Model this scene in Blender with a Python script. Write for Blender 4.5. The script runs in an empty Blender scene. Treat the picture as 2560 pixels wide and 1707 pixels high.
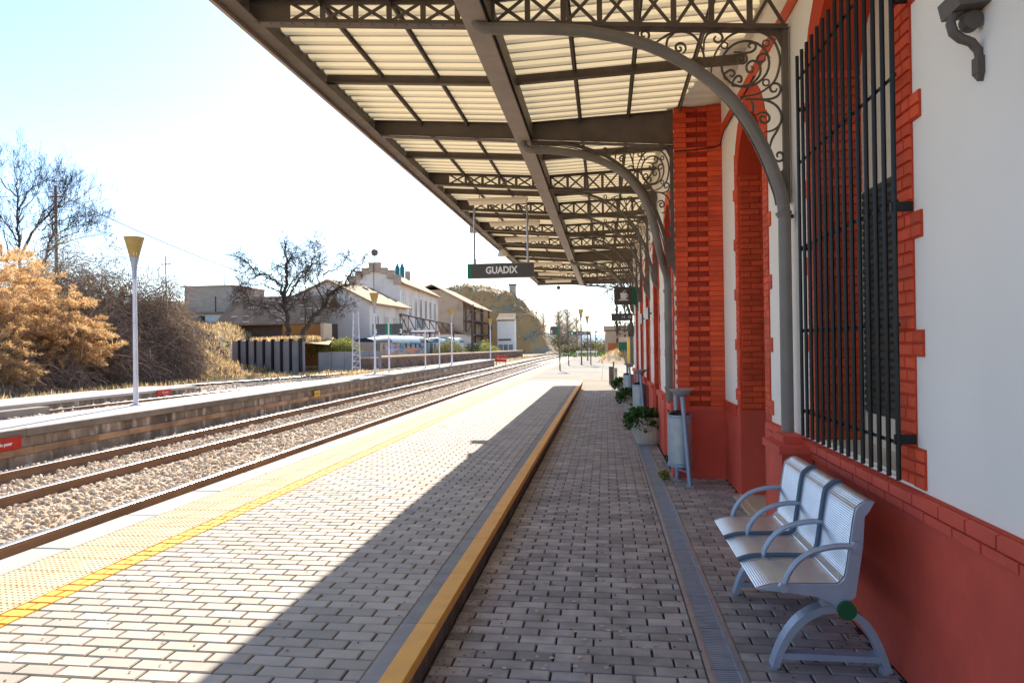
import bpy, bmesh, math, random
import numpy as np
from mathutils import Vector, Matrix
random.seed(7); np.random.seed(7)
S=bpy.context.scene; COL=S.collection
R=math.radians
# ---------------------------------------------------------------- camera, light, exposure
EYE=1.59; FPX=1742.0
YAW,PIT,ROL=R(7.6155),R(0.255),R(0.8)
fwd=Vector((-math.sin(YAW)*math.cos(PIT),math.cos(YAW)*math.cos(PIT),math.sin(PIT)))
rgt0=Vector((math.cos(YAW),math.sin(YAW),0)); up0=rgt0.cross(fwd)
rgt=rgt0*math.cos(ROL)-up0*math.sin(ROL); up=rgt0*math.sin(ROL)+up0*math.cos(ROL)
cam=bpy.data.cameras.new('camera'); cam.lens=36*FPX/2560; cam.sensor_width=36; cam.sensor_fit='HORIZONTAL'
cam.clip_start=.05; cam.clip_end=9000
camo=bpy.data.objects.new('camera',cam); COL.objects.link(camo)
m=Matrix((rgt,up,-fwd)).transposed().to_4x4(); m.translation=(0,0,EYE); camo.matrix_world=m
S.camera=camo
SUN=Vector((-.283,1.5,1.0)).normalized()
W=bpy.data.worlds.new('World'); S.world=W; W.use_nodes=True
nt=W.node_tree; nt.nodes.clear()
sky=nt.nodes.new('ShaderNodeTexSky'); sky.sky_type='NISHITA'; sky.sun_disc=False
sky.sun_elevation=math.asin(SUN.z); sky.sun_rotation=math.atan2(SUN.x,SUN.y)
sky.air_density=1.0; sky.dust_density=0.4; sky.ozone_density=2.3; sky.altitude=900
bg=nt.nodes.new('ShaderNodeBackground'); bg.inputs[1].default_value=.11
wo=nt.nodes.new('ShaderNodeOutputWorld')
nt.links.new(sky.outputs[0],bg.inputs[0]); nt.links.new(bg.outputs[0],wo.inputs[0])
sl=bpy.data.lights.new('sun','SUN'); sl.energy=4.5; sl.angle=R(.5); sl.color=(1,.92,.79)
so=bpy.data.objects.new('sun',sl); COL.objects.link(so)
so.rotation_euler=SUN.to_track_quat('Z','Y').to_euler(); so.location=(0,0,60)
S.view_settings.view_transform='Standard'; S.view_settings.look='None'
S.view_settings.exposure=1.43; S.view_settings.gamma=1; S.view_settings.use_curve_mapping=False
S.cycles.max_bounces=8; S.cycles.diffuse_bounces=5
# ---------------------------------------------------------------- helpers
def at(x,y,Y):
    """point on the plane at distance Y along the line, read off the photograph's survey (2560 px wide)"""
    d=fwd*FPX+rgt*(x-1280)-up*(y-853.5); t=Y/d.y
    return Vector((d.x*t,Y,EYE+d.z*t))
WORLD={}
def wl(o): return WORLD.get(o.name,Vector((0,0,0)))
def tag(o,label,cat=None,group=None,kind=None):
    o['label']=label
    if cat: o['category']=cat
    if group: o['group']=group
    if kind: o['kind']=kind
    return o
def empty(name,loc,label,cat,group=None,kind=None):
    o=bpy.data.objects.new(name,None); COL.objects.link(o); o.location=loc; o.empty_display_size=.1
    WORLD[o.name]=Vector(loc); return tag(o,label,cat,group,kind)
def link(name,me,loc,parent=None):
    o=bpy.data.objects.new(name,me); COL.objects.link(o); loc=Vector(loc)
    o.location=loc-(wl(parent) if parent else Vector((0,0,0)))
    if parent: o.parent=parent
    WORLD[o.name]=loc; return o
def dup(root,delta,label=None,parent=None):
    c=root.copy(); COL.objects.link(c); d=Vector(delta); WORLD[c.name]=wl(root)+d
    if parent is None: c.location=root.location+d
    else: c.parent=parent
    if label: c['label']=label
    for ch in root.children: dup(ch,delta,None,c)
    return c
class MB:
    def __init__(s): s.v=[]; s.f=[]; s.m=[]
    def add(s,vs,fs,mi=0):
        n=len(s.v); s.v+= [tuple(v) for v in vs]; s.f+=[tuple(i+n for i in f) for f in fs]; s.m+=[mi]*len(fs); return s
    def box(s,x0,x1,y0,y1,z0,z1,mi=0):
        return s.add([(x0,y0,z0),(x1,y0,z0),(x1,y1,z0),(x0,y1,z0),(x0,y0,z1),(x1,y0,z1),(x1,y1,z1),(x0,y1,z1)],
          [(0,3,2,1),(4,5,6,7),(0,1,5,4),(1,2,6,5),(2,3,7,6),(3,0,4,7)],mi)
    def cbox(s,x0,x1,y0,y1,z0,z1,c=.006,mi=0):
        """paving block: chamfered top, no underside"""
        vs=[(x0,y0,z0),(x1,y0,z0),(x1,y1,z0),(x0,y1,z0),(x0,y0,z1-c),(x1,y0,z1-c),(x1,y1,z1-c),(x0,y1,z1-c),
            (x0+c,y0+c,z1),(x1-c,y0+c,z1),(x1-c,y1-c,z1),(x0+c,y1-c,z1)]
        return s.add(vs,[(0,1,5,4),(1,2,6,5),(2,3,7,6),(3,0,4,7),(4,5,9,8),(5,6,10,9),(6,7,11,10),(7,4,8,11),(8,9,10,11)],mi)
    def obox(s,a,b,w,h,upv=(0,0,1),mi=0):
        """bar from a to b, w wide, h high"""
        a=Vector(a);b=Vector(b);d=(b-a).normalized();u=Vector(upv); x=d.cross(u)
        if x.length<1e-4: x=d.cross(Vector((1,0,0)))
        x.normalize(); u=x.cross(d).normalized(); x*=w/2; u*=h/2
        vs=[a-x-u,a+x-u,a+x+u,a-x+u,b-x-u,b+x-u,b+x+u,b-x+u]
        return s.add(vs,[(0,1,2,3),(7,6,5,4),(0,4,5,1),(1,5,6,2),(2,6,7,3),(3,7,4,0)],mi)
    def prism(s,poly,ax,a,b,mi=0):
        """poly: 2-D points, extruded along axis ax from a to b"""
        def P(p,t):
            return {'x':(t,p[0],p[1]),'y':(p[0],t,p[1]),'z':(p[0],p[1],t)}[ax]
        n=len(poly); vs=[P(p,a) for p in poly]+[P(p,b) for p in poly]
        fs=[tuple(range(n)),tuple(range(2*n-1,n-1,-1))]+[(i,i+n,(i+1)%n+n,(i+1)%n) for i in range(n)]
        return s.add(vs,fs,mi)
    def strip(s,inner,outer,ax,a,b,mi=0,closed=False):
        """band between two 2-D polylines extruded"""
        n=len(inner)
        for i in range(n-1 if not closed else n):
            j=(i+1)%n; s.prism([inner[i],inner[j],outer[j],outer[i]],ax,a,b,mi)
        return s
    def tube(s,pts,r,n=6,mi=0,cap=True):
        pts=[Vector(p) for p in pts]; k=len(pts)
        rs=r if hasattr(r,'__len__') else [r]*k
        t=[(pts[min(i+1,k-1)]-pts[max(i-1,0)]).normalized() for i in range(k)]
        u=t[0].orthogonal().normalized(); vs=[]
        for i in range(k):
            u=(u-t[i]*u.dot(t[i]))
            if u.length<1e-6: u=t[i].orthogonal()
            u.normalize(); w=t[i].cross(u)
            for j in range(n):
                a=2*math.pi*j/n; vs.append(pts[i]+(u*math.cos(a)+w*math.sin(a))*rs[i])
        fs=[(i*n+j,i*n+(j+1)%n,(i+1)*n+(j+1)%n,(i+1)*n+j) for i in range(k-1) for j in range(n)]
        if cap: fs+= [tuple(range(n-1,-1,-1)),tuple(range((k-1)*n,k*n))]
        return s.add(vs,fs,mi)
    def cyl(s,c,r,z0,z1,n=12,mi=0,r2=None):
        return s.tube([(c[0],c[1],z0),(c[0],c[1],z1)],[r,r if r2 is None else r2],n,mi)
    def lathe(s,c,prof,n=16,mi=0,cap=True):
        vs=[];k=len(prof)
        for r,z in prof:
            for j in range(n):
                a=2*math.pi*j/n; vs.append((c[0]+r*math.cos(a),c[1]+r*math.sin(a),z))
        fs=[(i*n+j,i*n+(j+1)%n,(i+1)*n+(j+1)%n,(i+1)*n+j) for i in range(k-1) for j in range(n)]
        if cap: fs+=[tuple(range(n-1,-1,-1)),tuple(range((k-1)*n,k*n))]
        return s.add(vs,fs,mi)
    def sphere(s,c,r,n=10,sc=(1,1,1),mi=0):
        prof=[]
        vs=[];k=max(4,n//2)
        for i in range(k+1):
            th=math.pi*i/k
            for j in range(n):
                a=2*math.pi*j/n
                vs.append((c[0]+r*sc[0]*math.sin(th)*math.cos(a),c[1]+r*sc[1]*math.sin(th)*math.sin(a),c[2]-r*sc[2]*math.cos(th)))
        return s.add(vs,[(i*n+j,i*n+(j+1)%n,(i+1)*n+(j+1)%n,(i+1)*n+j) for i in range(k) for j in range(n)],mi)
    def mesh(s,name,mats,org=(0,0,0),smooth=False,fix=True):
        me=bpy.data.meshes.new(name); o=Vector(org)
        me.from_pydata([(v[0]-o.x,v[1]-o.y,v[2]-o.z) for v in s.v],[],s.f)
        for mt in (mats if isinstance(mats,(list,tuple)) else [mats]): me.materials.append(mt)
        if any(s.m): me.polygons.foreach_set('material_index',s.m)
        if fix and len(s.f)<60000:
            b=bmesh.new(); b.from_mesh(me); bmesh.ops.recalc_face_normals(b,faces=b.faces); b.to_mesh(me); b.free()
        if smooth:
            me.polygons.foreach_set('use_smooth',[True]*len(me.polygons))
            if smooth!='full':
                try: me.set_sharp_from_angle(angle=R(40))
                except Exception: pass
        me.update(); return me
    def build(s,name,mats,parent=None,org=None,smooth=False):
        if org is None:
            if parent: org=wl(parent)
            else:
                a=np.array(s.v); org=((a[:,0].min()+a[:,0].max())/2,(a[:,1].min()+a[:,1].max())/2,a[:,2].min())
        return link(name,s.mesh(name,mats,org,smooth),org,parent)
def npmesh(name,V,F,mat,org=(0,0,0),mi=None,smooth=False):
    """numpy arrays V (n,3), F (m,k) straight into a mesh"""
    me=bpy.data.meshes.new(name); V=np.asarray(V,dtype=np.float32)-np.array(org,dtype=np.float32); F=np.asarray(F,dtype=np.int32)
    k=F.shape[1]; me.vertices.add(len(V)); me.vertices.foreach_set('co',V.ravel())
    me.loops.add(F.size); me.loops.foreach_set('vertex_index',F.ravel())
    me.polygons.add(len(F)); me.polygons.foreach_set('loop_start',np.arange(0,F.size,k,dtype=np.int32))
    for mt in (mat if isinstance(mat,(list,tuple)) else [mat]): me.materials.append(mt)
    if mi is not None: me.polygons.foreach_set('material_index',np.asarray(mi,dtype=np.int32))
    me.update(calc_edges=True); 
    if smooth: me.polygons.foreach_set('use_smooth',[True]*len(F))
    return me
# ---------------------------------------------------------------- materials
def M(name,c1,c2=None,scale=6.0,rough=.75,metal=0,rnd=0,bump=0,bscale=60,c3=None,s3=1.5,amt=.5,st=(1,1,1),st3=None,coat=0,wave=None,soft=.12,spec=.3):
    mt=bpy.data.materials.new(name); mt.use_nodes=True; N=mt.node_tree.nodes; L=mt.node_tree.links
    b=N['Principled BSDF']; b.inputs['Roughness'].default_value=rough; b.inputs['Metallic'].default_value=metal; b.inputs['Specular IOR Level'].default_value=spec
    if coat: b.inputs['Coat Weight'].default_value=coat; b.inputs['Coat Roughness'].default_value=.3
    g=N.new('ShaderNodeNewGeometry')
    def pos(stv):
        mp=N.new('ShaderNodeVectorMath'); mp.operation='MULTIPLY'; mp.inputs[1].default_value=stv
        L.new(g.outputs['Position'],mp.inputs[0]); return mp.outputs[0]
    def noise(sc,stv,det=5):
        n=N.new('ShaderNodeTexNoise'); n.inputs['Scale'].default_value=sc; n.inputs['Detail'].default_value=det
        L.new(pos(stv),n.inputs['Vector']); return n.outputs[0]
    def mix(f,a,bc,blend='MIX'):
        x=N.new('ShaderNodeMix'); x.data_type='RGBA'; x.blend_type=blend
        if isinstance(f,float): x.inputs[0].default_value=f
        else: L.new(f,x.inputs[0])
        for i,q in ((6,a),(7,bc)):
            if isinstance(q,tuple): x.inputs[i].default_value=q+(1,)
            else: L.new(q,x.inputs[i])
        return x.outputs[2]
    def mr(f,lo,hi,a=0.,bb=1.):
        x=N.new('ShaderNodeMapRange'); x.inputs[1].default_value=lo; x.inputs[2].default_value=hi; x.inputs[3].default_value=a; x.inputs[4].default_value=bb
        L.new(f,x.inputs[0]); return x.outputs[0]
    col=c1
    if c2 is not None: col=mix(mr(noise(scale,st),.32,.68),c1,c2)
    if c3 is not None: col=mix(mr(noise(s3,st3 or st,6),1-amt-soft/2,1-amt+soft),col,c3)
    if rnd:
        oi=N.new('ShaderNodeObjectInfo'); ad=N.new('ShaderNodeMath'); ad.operation='ADD'
        L.new(oi.outputs['Random'],ad.inputs[0]); L.new(g.outputs['Random Per Island'],ad.inputs[1])
        fr=N.new('ShaderNodeMath'); fr.operation='FRACT'; L.new(ad.outputs[0],fr.inputs[0])
        v=mr(fr.outputs[0],0,1,1-rnd,1+rnd); cb=N.new('ShaderNodeCombineColor')
        for i in range(3): L.new(v,cb.inputs[i])
        col=mix(1.0,col,cb.outputs[0],'MULTIPLY')
    if isinstance(col,tuple): b.inputs['Base Color'].default_value=col+(1,)
    else: L.new(col,b.inputs['Base Color'])
    if bump or wave:
        bp=N.new('ShaderNodeBump'); bp.inputs['Strength'].default_value=bump or .5; bp.inputs['Distance'].default_value=.01
        if wave:
            w=N.new('ShaderNodeTexWave'); w.bands_direction=wave[0]; w.inputs['Scale'].default_value=wave[1]; L.new(g.outputs['Position'],w.inputs['Vector']); L.new(w.outputs[1],bp.inputs['Height'])
        else: L.new(noise(bscale,(1,1,1),4),bp.inputs['Height'])
        L.new(bp.outputs[0],b.inputs['Normal'])
    return mt
m_paver=M('paver_concrete',(.50,.435,.365),(.43,.375,.315),7,.8,rnd=.14,bump=.25,bscale=120,c3=(.36,.315,.275),s3=1.1,amt=.34,soft=.3,spec=.15)
m_paver2=M('worn_paver',(.40,.35,.315),(.26,.225,.205),6,.72,rnd=.24,bump=.3,bscale=90,c3=(.62,.60,.59),s3=2.0,amt=.29,soft=.22)
m_joint=M('joint_sand',(.09,.075,.065),(.06,.052,.046),20,.95)
m_joint2=M('joint_mortar',(.03,.025,.022),(.05,.042,.038),3,.95,c3=(.55,.53,.52),s3=2.3,amt=.33,soft=.1)
m_kerb=M('kerb_concrete',(.33,.31,.29),(.25,.235,.22),6,.85,rnd=.08,bump=.3)
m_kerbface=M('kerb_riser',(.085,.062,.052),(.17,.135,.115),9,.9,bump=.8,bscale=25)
m_yellow=M('orange_paint',(.90,.46,.10),(.80,.39,.085),8,.7,rnd=.05,c3=(.55,.33,.15),s3=14,amt=.25)
m_yelbrick=M('yellow_painted_paver',(.80,.44,.035),(.72,.40,.06),6,.75,rnd=.08,bump=.2)
m_tact=M('tactile_tile',(.80,.57,.33),(.75,.53,.31),5,.75,rnd=.10,bump=.2,c3=(.66,.45,.23),s3=1.2,amt=.35)
m_slab=M('edge_concrete',(.41,.39,.365),(.35,.335,.315),3,.85,rnd=.06,bump=.2)
m_conc=M('pale_concrete',(.35,.315,.275),(.30,.27,.235),.9,.95,bump=.3,c3=(.25,.22,.185),s3=.45,amt=.36,soft=.3,spec=.05)
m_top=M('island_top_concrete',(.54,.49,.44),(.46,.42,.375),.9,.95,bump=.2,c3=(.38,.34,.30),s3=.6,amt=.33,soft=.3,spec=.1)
m_steel=M('galvanised',(.45,.48,.52),(.36,.39,.43),8,.42,metal=.75,rnd=.06,bump=.1)
m_grate=M('grate_steel',(.38,.43,.49),(.30,.34,.40),10,.45,metal=.4,rnd=.05)
m_rail=M('rail_rust',(.34,.21,.14),(.24,.15,.10),3,.75,bump=.2,st=(1,.2,1))
m_railhead=M('rail_head',(.55,.52,.50),(.42,.38,.35),2,.28,metal=.9,st=(1,.1,1))
m_ballast=M('ballast_bed',(.48,.37,.26),(.30,.22,.15),25,.95,bump=1,bscale=45)
m_stone=M('ballast_stone',(.70,.57,.43),(.55,.43,.31),3,.9,rnd=.32)
m_dirt=M('dry_ground',(.42,.31,.19),(.30,.22,.14),.8,.95,bump=.6,bscale=9,c3=(.47,.30,.13),s3=.35,amt=.4)
m_platface=M('stained_block',(.40,.32,.24),(.13,.095,.075),2.6,.9,rnd=.16,bump=.5,bscale=30,c3=(.62,.54,.47),s3=3.5,amt=.40,st=(1,.9,.55),st3=(1,1.4,.35))
m_platband=M('stained_band',(.60,.38,.22),(.36,.22,.13),2.2,.9,rnd=.18,bump=.5,bscale=30,c3=(.13,.09,.07),s3=2.4,amt=.36)
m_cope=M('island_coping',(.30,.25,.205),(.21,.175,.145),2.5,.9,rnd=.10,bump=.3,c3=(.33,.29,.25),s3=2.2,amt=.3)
m_white=M('white_plaster',(.90,.85,.775),(.85,.80,.725),1.3,.85,bump=.35,bscale=7,c3=(.76,.72,.67),s3=.9,amt=.30,soft=.35,st3=(1,1,.45))
m_red=M('red_paint_brick',(.76,.10,.032),(.58,.072,.026),4,.65,c3=(.44,.06,.03),s3=2.6,amt=.36,soft=.25,rnd=.18,bump=.25,bscale=40)
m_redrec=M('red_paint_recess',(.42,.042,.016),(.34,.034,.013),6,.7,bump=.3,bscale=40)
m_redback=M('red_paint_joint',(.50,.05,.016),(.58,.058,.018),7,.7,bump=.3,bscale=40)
m_dado=M('dado_red',(.74,.105,.06),(.58,.078,.046),2.2,.7,bump=.5,bscale=18,c3=(.40,.06,.04),s3=1.4,amt=.40,soft=.3,st3=(1,1,.6))
m_iron=M('canopy_iron',(.155,.128,.108),(.115,.095,.08),5,.55,metal=.1,bump=.15,c3=(.22,.145,.09),s3=3,amt=.25)
m_arch=M('downpipe_paint',(.22,.20,.18),(.17,.155,.14),4,.5,metal=.2,c3=(.17,.11,.065),s3=3,amt=.25)
m_gutter=M('gutter_beam_paint',(.36,.31,.27),(.29,.25,.22),3,.55,c3=(.20,.15,.11),s3=2.5,amt=.3,bump=.1)
m_fascia=M('fascia_paint',(.42,.34,.27),(.35,.28,.22),4,.55)
m_sheet=M('cream_sheet',(.80,.71,.52),(.73,.65,.48),2,.5,rnd=.07,c3=(.52,.44,.31),s3=1.3,amt=.30,soft=.3,st=(.5,1.5,1))
m_black=M('grille_black',(.013,.015,.014),(.018,.02,.018),6,.38,spec=.25)
m_shutter=M('shutter_green',(.035,.05,.042),(.05,.062,.05),6,.5,rnd=.15)
m_cream=M('cream_frame',(.74,.67,.55),(.70,.64,.53),3,.6)
m_glass=M('dark_glass',(.02,.024,.028),None,rough=.08)
m_door=M('dark_door',(.03,.04,.035),(.04,.05,.045),5,.5)
m_perf=M('bench_sheet',(.62,.65,.70),(.55,.58,.64),9,.33,metal=.9,bump=.1)
m_benchp=M('bench_casting',(.36,.40,.48),(.31,.35,.43),8,.45,metal=.35,bump=.15)
m_benchd=M('bench_trim',(.10,.14,.19),None,rough=.4,metal=.3)
m_knob=M('green_cap',(.008,.085,.03),None,rough=.45)
m_bin=M('bin_steel',(.46,.50,.53),(.38,.41,.44),14,.5,metal=.55)
m_binp=M('bin_post',(.30,.38,.50),(.26,.33,.44),6,.45,metal=.3)
m_bag=M('bin_bag',(.012,.012,.018),None,rough=.35)
m_pot=M('planter_cement',(.55,.46,.38),(.42,.34,.28),5,.9,bump=.4,c3=(.30,.24,.19),s3=5,amt=.3)
m_leaf=M('green_leaf',(.03,.085,.016),(.055,.13,.02),8,.5,rnd=.35)
m_soil=M('soil',(.04,.03,.022),None,rough=1)
m_signg=M('sign_grey',(.082,.073,.072),(.075,.066,.066),4,.4)
m_signgreen=M('sign_green',(.006,.16,.075),None,rough=.4)
m_wht=M('white_lettering',(.85,.85,.85),None,rough=.5)
m_signred=M('sign_red',(.62,.035,.02),(.5,.03,.02),6,.45)
m_signyel=M('sign_yellow',(.75,.46,.02),None,rough=.5)
m_lampw=M('lamp_pole_white',(.72,.71,.76),(.60,.58,.62),4,.5)
m_lampd=M('post_dark',(.10,.09,.085),(.14,.125,.115),4,.5)
m_lampc=M('lamp_cone',(.36,.24,.07),(.42,.29,.10),9,.35)
m_lampcore=M('lamp_core',(.80,.66,.38),None,rough=.3)
m_tubeb=M('tube_diffuser',(.85,.80,.68),None,rough=.4)
m_bush=M('dry_orange_plume',(.74,.51,.26),(.62,.39,.18),.9,.8,rnd=.4)
m_brush=M('dry_brown_twig',(.40,.27,.19),(.25,.165,.125),.8,.9,rnd=.5)
m_olive=M('olive_leaf',(.27,.24,.09),(.17,.17,.06),1.0,.8,rnd=.5)
m_yleaf=M('yellow_green_leaf',(.36,.36,.08),(.25,.28,.06),1.0,.8,rnd=.4)
m_hay=M('dry_grass_blade',(.64,.47,.26),(.50,.35,.17),.9,.9,rnd=.55)
m_bark=M('bare_bark',(.10,.075,.06),(.07,.055,.048),3,.9)
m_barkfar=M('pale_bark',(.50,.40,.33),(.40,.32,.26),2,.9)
m_wood=M('pole_wood',(.14,.09,.07),(.10,.07,.055),4,.85)
m_wire=M('cable_grey',(.12,.12,.12),None,rough=.7)
m_wired=M('cable_dark',(.05,.05,.055),None,rough=.7)
m_brickg=M('grey_block',(.46,.39,.33),(.36,.30,.25),1.6,.95,bump=.5,c3=(.17,.13,.10),s3=.5,amt=.3,st=(1,1,4))
m_oldw=M('old_whitewash',(.78,.69,.62),(.66,.57,.51),.5,.9,bump=.2,c3=(.45,.37,.31),s3=.45,amt=.36,st3=(1,1,.35))
m_oldt=M('old_tan_wall',(.48,.37,.28),(.40,.30,.22),.5,.9,c3=(.30,.21,.15),s3=.5,amt=.4)
m_tile=M('old_roof_tile',(.40,.27,.15),(.28,.18,.11),1.2,.9,bump=.6,bscale=6,c3=(.56,.44,.29),s3=.6,amt=.33,wave=('X',1.6))
m_tiledark=M('mossy_tile',(.40,.235,.14),(.27,.165,.10),1.0,.95,bump=.8,bscale=5,c3=(.50,.42,.35),s3=.9,amt=.27)
m_blue=M('blue_sheet',(.035,.085,.19),(.045,.10,.21),2,.6)
m_coachw=M('coach_roof_white',(.40,.50,.50),(.32,.43,.44),1,.5)
m_coachb=M('coach_end_blue',(.018,.04,.07),None,rough=.6)
m_rust=M('rust_wall',(.40,.19,.055),(.30,.14,.05),.8,.9,c3=(.22,.11,.045),s3=.7,amt=.4)
m_cliff=M('ochre_cliff',(.50,.30,.12),(.38,.23,.10),.12,.95,bump=1,bscale=.8,c3=(.33,.21,.11),s3=.10,amt=.4,st=(1,1,.35))
m_hillg=M('scrub_hill',(.40,.30,.185),(.26,.21,.12),.22,.95,bump=1,bscale=.7,c3=(.31,.29,.12),s3=.12,amt=.36)
m_bank=M('bank_earth',(.26,.18,.11),(.17,.12,.085),.7,.95,bump=1,bscale=3)
m_far=M('haze_blue_ridge',(.22,.30,.37),(.25,.32,.38),.002,1)  # blue of distant haze put into the base colour
m_stonew=M('rubble_wall',(.26,.17,.12),(.17,.115,.09),1.6,.95,bump=1,bscale=5,c3=(.33,.23,.16),s3=1.2,amt=.35)
m_stonec=M('wall_coping',(.66,.48,.33),(.58,.42,.30),1,.9)
m_panelc=M('concrete_panel',(.30,.295,.30),(.22,.215,.225),.9,.9,bump=.3,c3=(.15,.14,.15),s3=.9,amt=.3,st3=(1,1,.5))
m_steelb=M('dark_steel_post',(.018,.016,.02),None,rough=.6)
m_yelw=M('yellow_wall',(.75,.43,.05),(.68,.38,.05),1,.8)
m_green=M('green_gate',(.008,.10,.06),None,rough=.5)
m_orange=M('orange_brick',(.45,.16,.06),(.36,.12,.05),2,.9)
m_houset=M('tan_render',(.50,.36,.24),(.42,.30,.20),.8,.9)
m_patina=M('pale_rail_wood',(.6,.55,.5),None,rough=.7)
m_gr1=M('graffiti_blue',(.02,.20,.38),(.05,.30,.48),1.2,.6); m_gr2=M('graffiti_violet',(.24,.20,.42),(.55,.5,.6),3,.6); m_gr3=M('graffiti_rust',(.42,.17,.08),(.55,.3,.2),3,.6)
m_teal=M('teal_sheet',(.004,.16,.20),None,rough=.5)

def translucent(mt,f,c=None):
    """thin sheet that lets part of the daylight through"""
    N=mt.node_tree.nodes; L=mt.node_tree.links; b=N['Principled BSDF']; o=[n for n in N if n.type=='OUTPUT_MATERIAL'][0]
    t=N.new('ShaderNodeBsdfTranslucent'); x=N.new('ShaderNodeMixShader'); x.inputs[0].default_value=f
    if c: t.inputs[0].default_value=c
    else: L.new(b.inputs['Base Color'].links[0].from_socket,t.inputs[0])
    L.new(b.outputs[0],x.inputs[1]); L.new(t.outputs[0],x.inputs[2]); L.new(x.outputs[0],o.inputs['Surface'])
translucent(m_sheet,.175,(.84,.71,.46,1))
for q_,f_ in ((m_bush,.5),(m_hay,.4),(m_olive,.35),(m_yleaf,.45),(m_leaf,.3)): translucent(q_,f_)
# ================================================================ GROUND AND TERRAIN
def sheet(name,fx,xs,ys,mat):
    X,Y=np.meshgrid(xs,ys); Z=fx(X,Y); V=np.stack([X,Y,Z],-1).reshape(-1,3); n=len(xs)
    i,j=np.meshgrid(np.arange(len(ys)-1),np.arange(n-1),indexing='ij'); a=(i*n+j).ravel()
    return npmesh(name,V,np.stack([a,a+1,a+n+1,a+n],1),mat,smooth=True)
def vnoise(X,Y,s,seed=0):
    v=np.zeros_like(X,dtype=float)
    for k in range(4):
        rs=np.random.RandomState(seed+k); f=2**k/s; a,b,c,d=rs.uniform(0,6.28,4); th=rs.uniform(0,3.14)
        u=(X*math.cos(th)+Y*math.sin(th))*f; w=(-X*math.sin(th)+Y*math.cos(th))*f
        v+=np.sin(u*6.28+a+1.7*np.sin(w*3.1+c))*np.sin(w*6.28+b+1.3*np.sin(u*2.9+d))/2**k
    return v*.5
def sstep(x,a,b): t=np.clip((x-a)/(b-a),0,1); return t*t*(3-2*t)
gx=np.concatenate([[-5000,-1500,-500,-200],np.arange(-120,60,3.),[100,300,1000,5000]])
gy=np.concatenate([[-300,-60],np.arange(-20,180,3.),[220,300,500,1200,3000,6000]])
g=link('ground',sheet('ground',lambda X,Y:-.17+.0*X+np.where((X<-18)|(Y>75),.05*vnoise(X,Y,9),0),gx,gy,m_dirt),(0,0,0))
tag(g,'dry earth ground around the tracks',kind='structure')
def bankf(X,Y):
    d=-X-22.0-1.2*np.sin(Y*.23)
    rise=3.4*sstep(d,0,6)+2.2*sstep(d,8,22)
    cut=1-sstep(Y,38,47)*(1-sstep(d,4.5,9)*1.0)
    return -.3+rise*cut*sstep(Y,-15,2)+.35*vnoise(X,Y,7,5)*sstep(d,.5,3)
bk=link('bank',sheet('bank',bankf,np.arange(-90,-20.9,1.),np.arange(-15,96,1.),m_bank),(0,0,0))
tag(bk,'scrubby earth bank rising behind the far tracks',kind='structure')
def hillf(X,Y):
    top=12.2+1.1*vnoise(X,Y,26,9)+1.9*np.exp(-((X+29)/8)**2)-1.2*np.exp(-((X+41)/7)**2)
    edge=sstep(-X-9.0-.22*(Y-140)-1.5*vnoise(X,Y,9,3),0,10.5)
    front=sstep(Y+1.3*vnoise(X,Y,7,13),123,137)
    return -.6+top*edge*front+.55*vnoise(X,Y,5,21)*edge
hl=link('hill',sheet('hill',hillf,np.arange(-120,4,.8),np.arange(120,220,.9),[m_hillg]),(0,0,0))
# cliff faces: steep polygons take the ochre material
hl.data.materials.append(m_cliff)
nz=np.zeros(len(hl.data.polygons)*3); hl.data.polygons.foreach_get('normal',nz); nz=nz.reshape(-1,3)[:,2]
hl.data.polygons.foreach_set('material_index',(np.abs(nz)<.72).astype(np.int32))
tag(hl,'scrub covered hill with an ochre cliff behind the old buildings',kind='structure')
def ridgef(X,Y): return -5+95*np.maximum(0,.55+.45*vnoise(X,Y,2600,2))*np.exp(-((Y-4200)/700)**2)
rd=link('far_hills',sheet('far_hills',ridgef,np.arange(-5000,5001,120.),np.arange(3000,5400,150.),m_far),(0,0,0))
tag(rd,'low ridge on the horizon with haze blue painted into its colour',kind='structure')
# ================================================================ STATION PAVEMENT
XW=1.38; XF=.85; XK=-.884
pv=empty('pavement',(0,0,0),'lower brick pavement between the yellow kerb and the station wall',kind='structure',cat=None)
MB().box(XK-.3,XW+.3,-4,23.9,-.30,-.014).build('mortar_bed',m_joint2,pv)
def bricks(x0,x1,y0,y1,z,parent,mat,name,nmax,w=.2,d=.1,gap=.011,skip=None,bx=None):
    rows=[];r=0;y=y0
    while y<y1-.02:
        x=x0-(w/2 if r%2 else 0)
        while x<x1-.01:
            a,b=max(x,x0),min(x+w,x1)
            if b-a>.03 and not(skip and skip(a,b,y,y+d)): rows.append((a,b,y))
            x+=w
        y+=d;r+=1
    # those that show largest in the picture: nearest in view
    def key(t):
        a,b,y=t; vx=(a+b)/2/max(y,.1); vis=(y>1.0 and vx>-.93 and vx<.56 and (EYE-z)/max(y,.1)<.60)
        return (not vis, y)
    rows.sort(key=key); cache={}; big=MB(); k=0
    for i,(a,b,y) in enumerate(rows):
        j=(random.uniform(-1,1)*.0012,random.uniform(-1,1)*.0012,random.uniform(-1,1)*.0015)
        if i<nmax:
            q=round(b-a,3)
            if q not in cache: cache[q]=MB().cbox(gap/2,q-gap/2,gap/2,d-gap/2,-.03,0,.005).mesh(name,mat)
            link(name,cache[q],(a+j[0],y+j[1],z+j[2]),parent)
        else: big.cbox(a+gap/2+j[0],b-gap/2+j[0],y+gap/2+j[1],y+d-gap/2+j[1],z-.03,z+j[2],.005)
    o=big.build(name+'_field',mat,parent); o['kind']='stuff'; return o
bricks(XK,.462,1.5,23.9,0,pv,m_paver2,'paving_brick',200)
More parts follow.
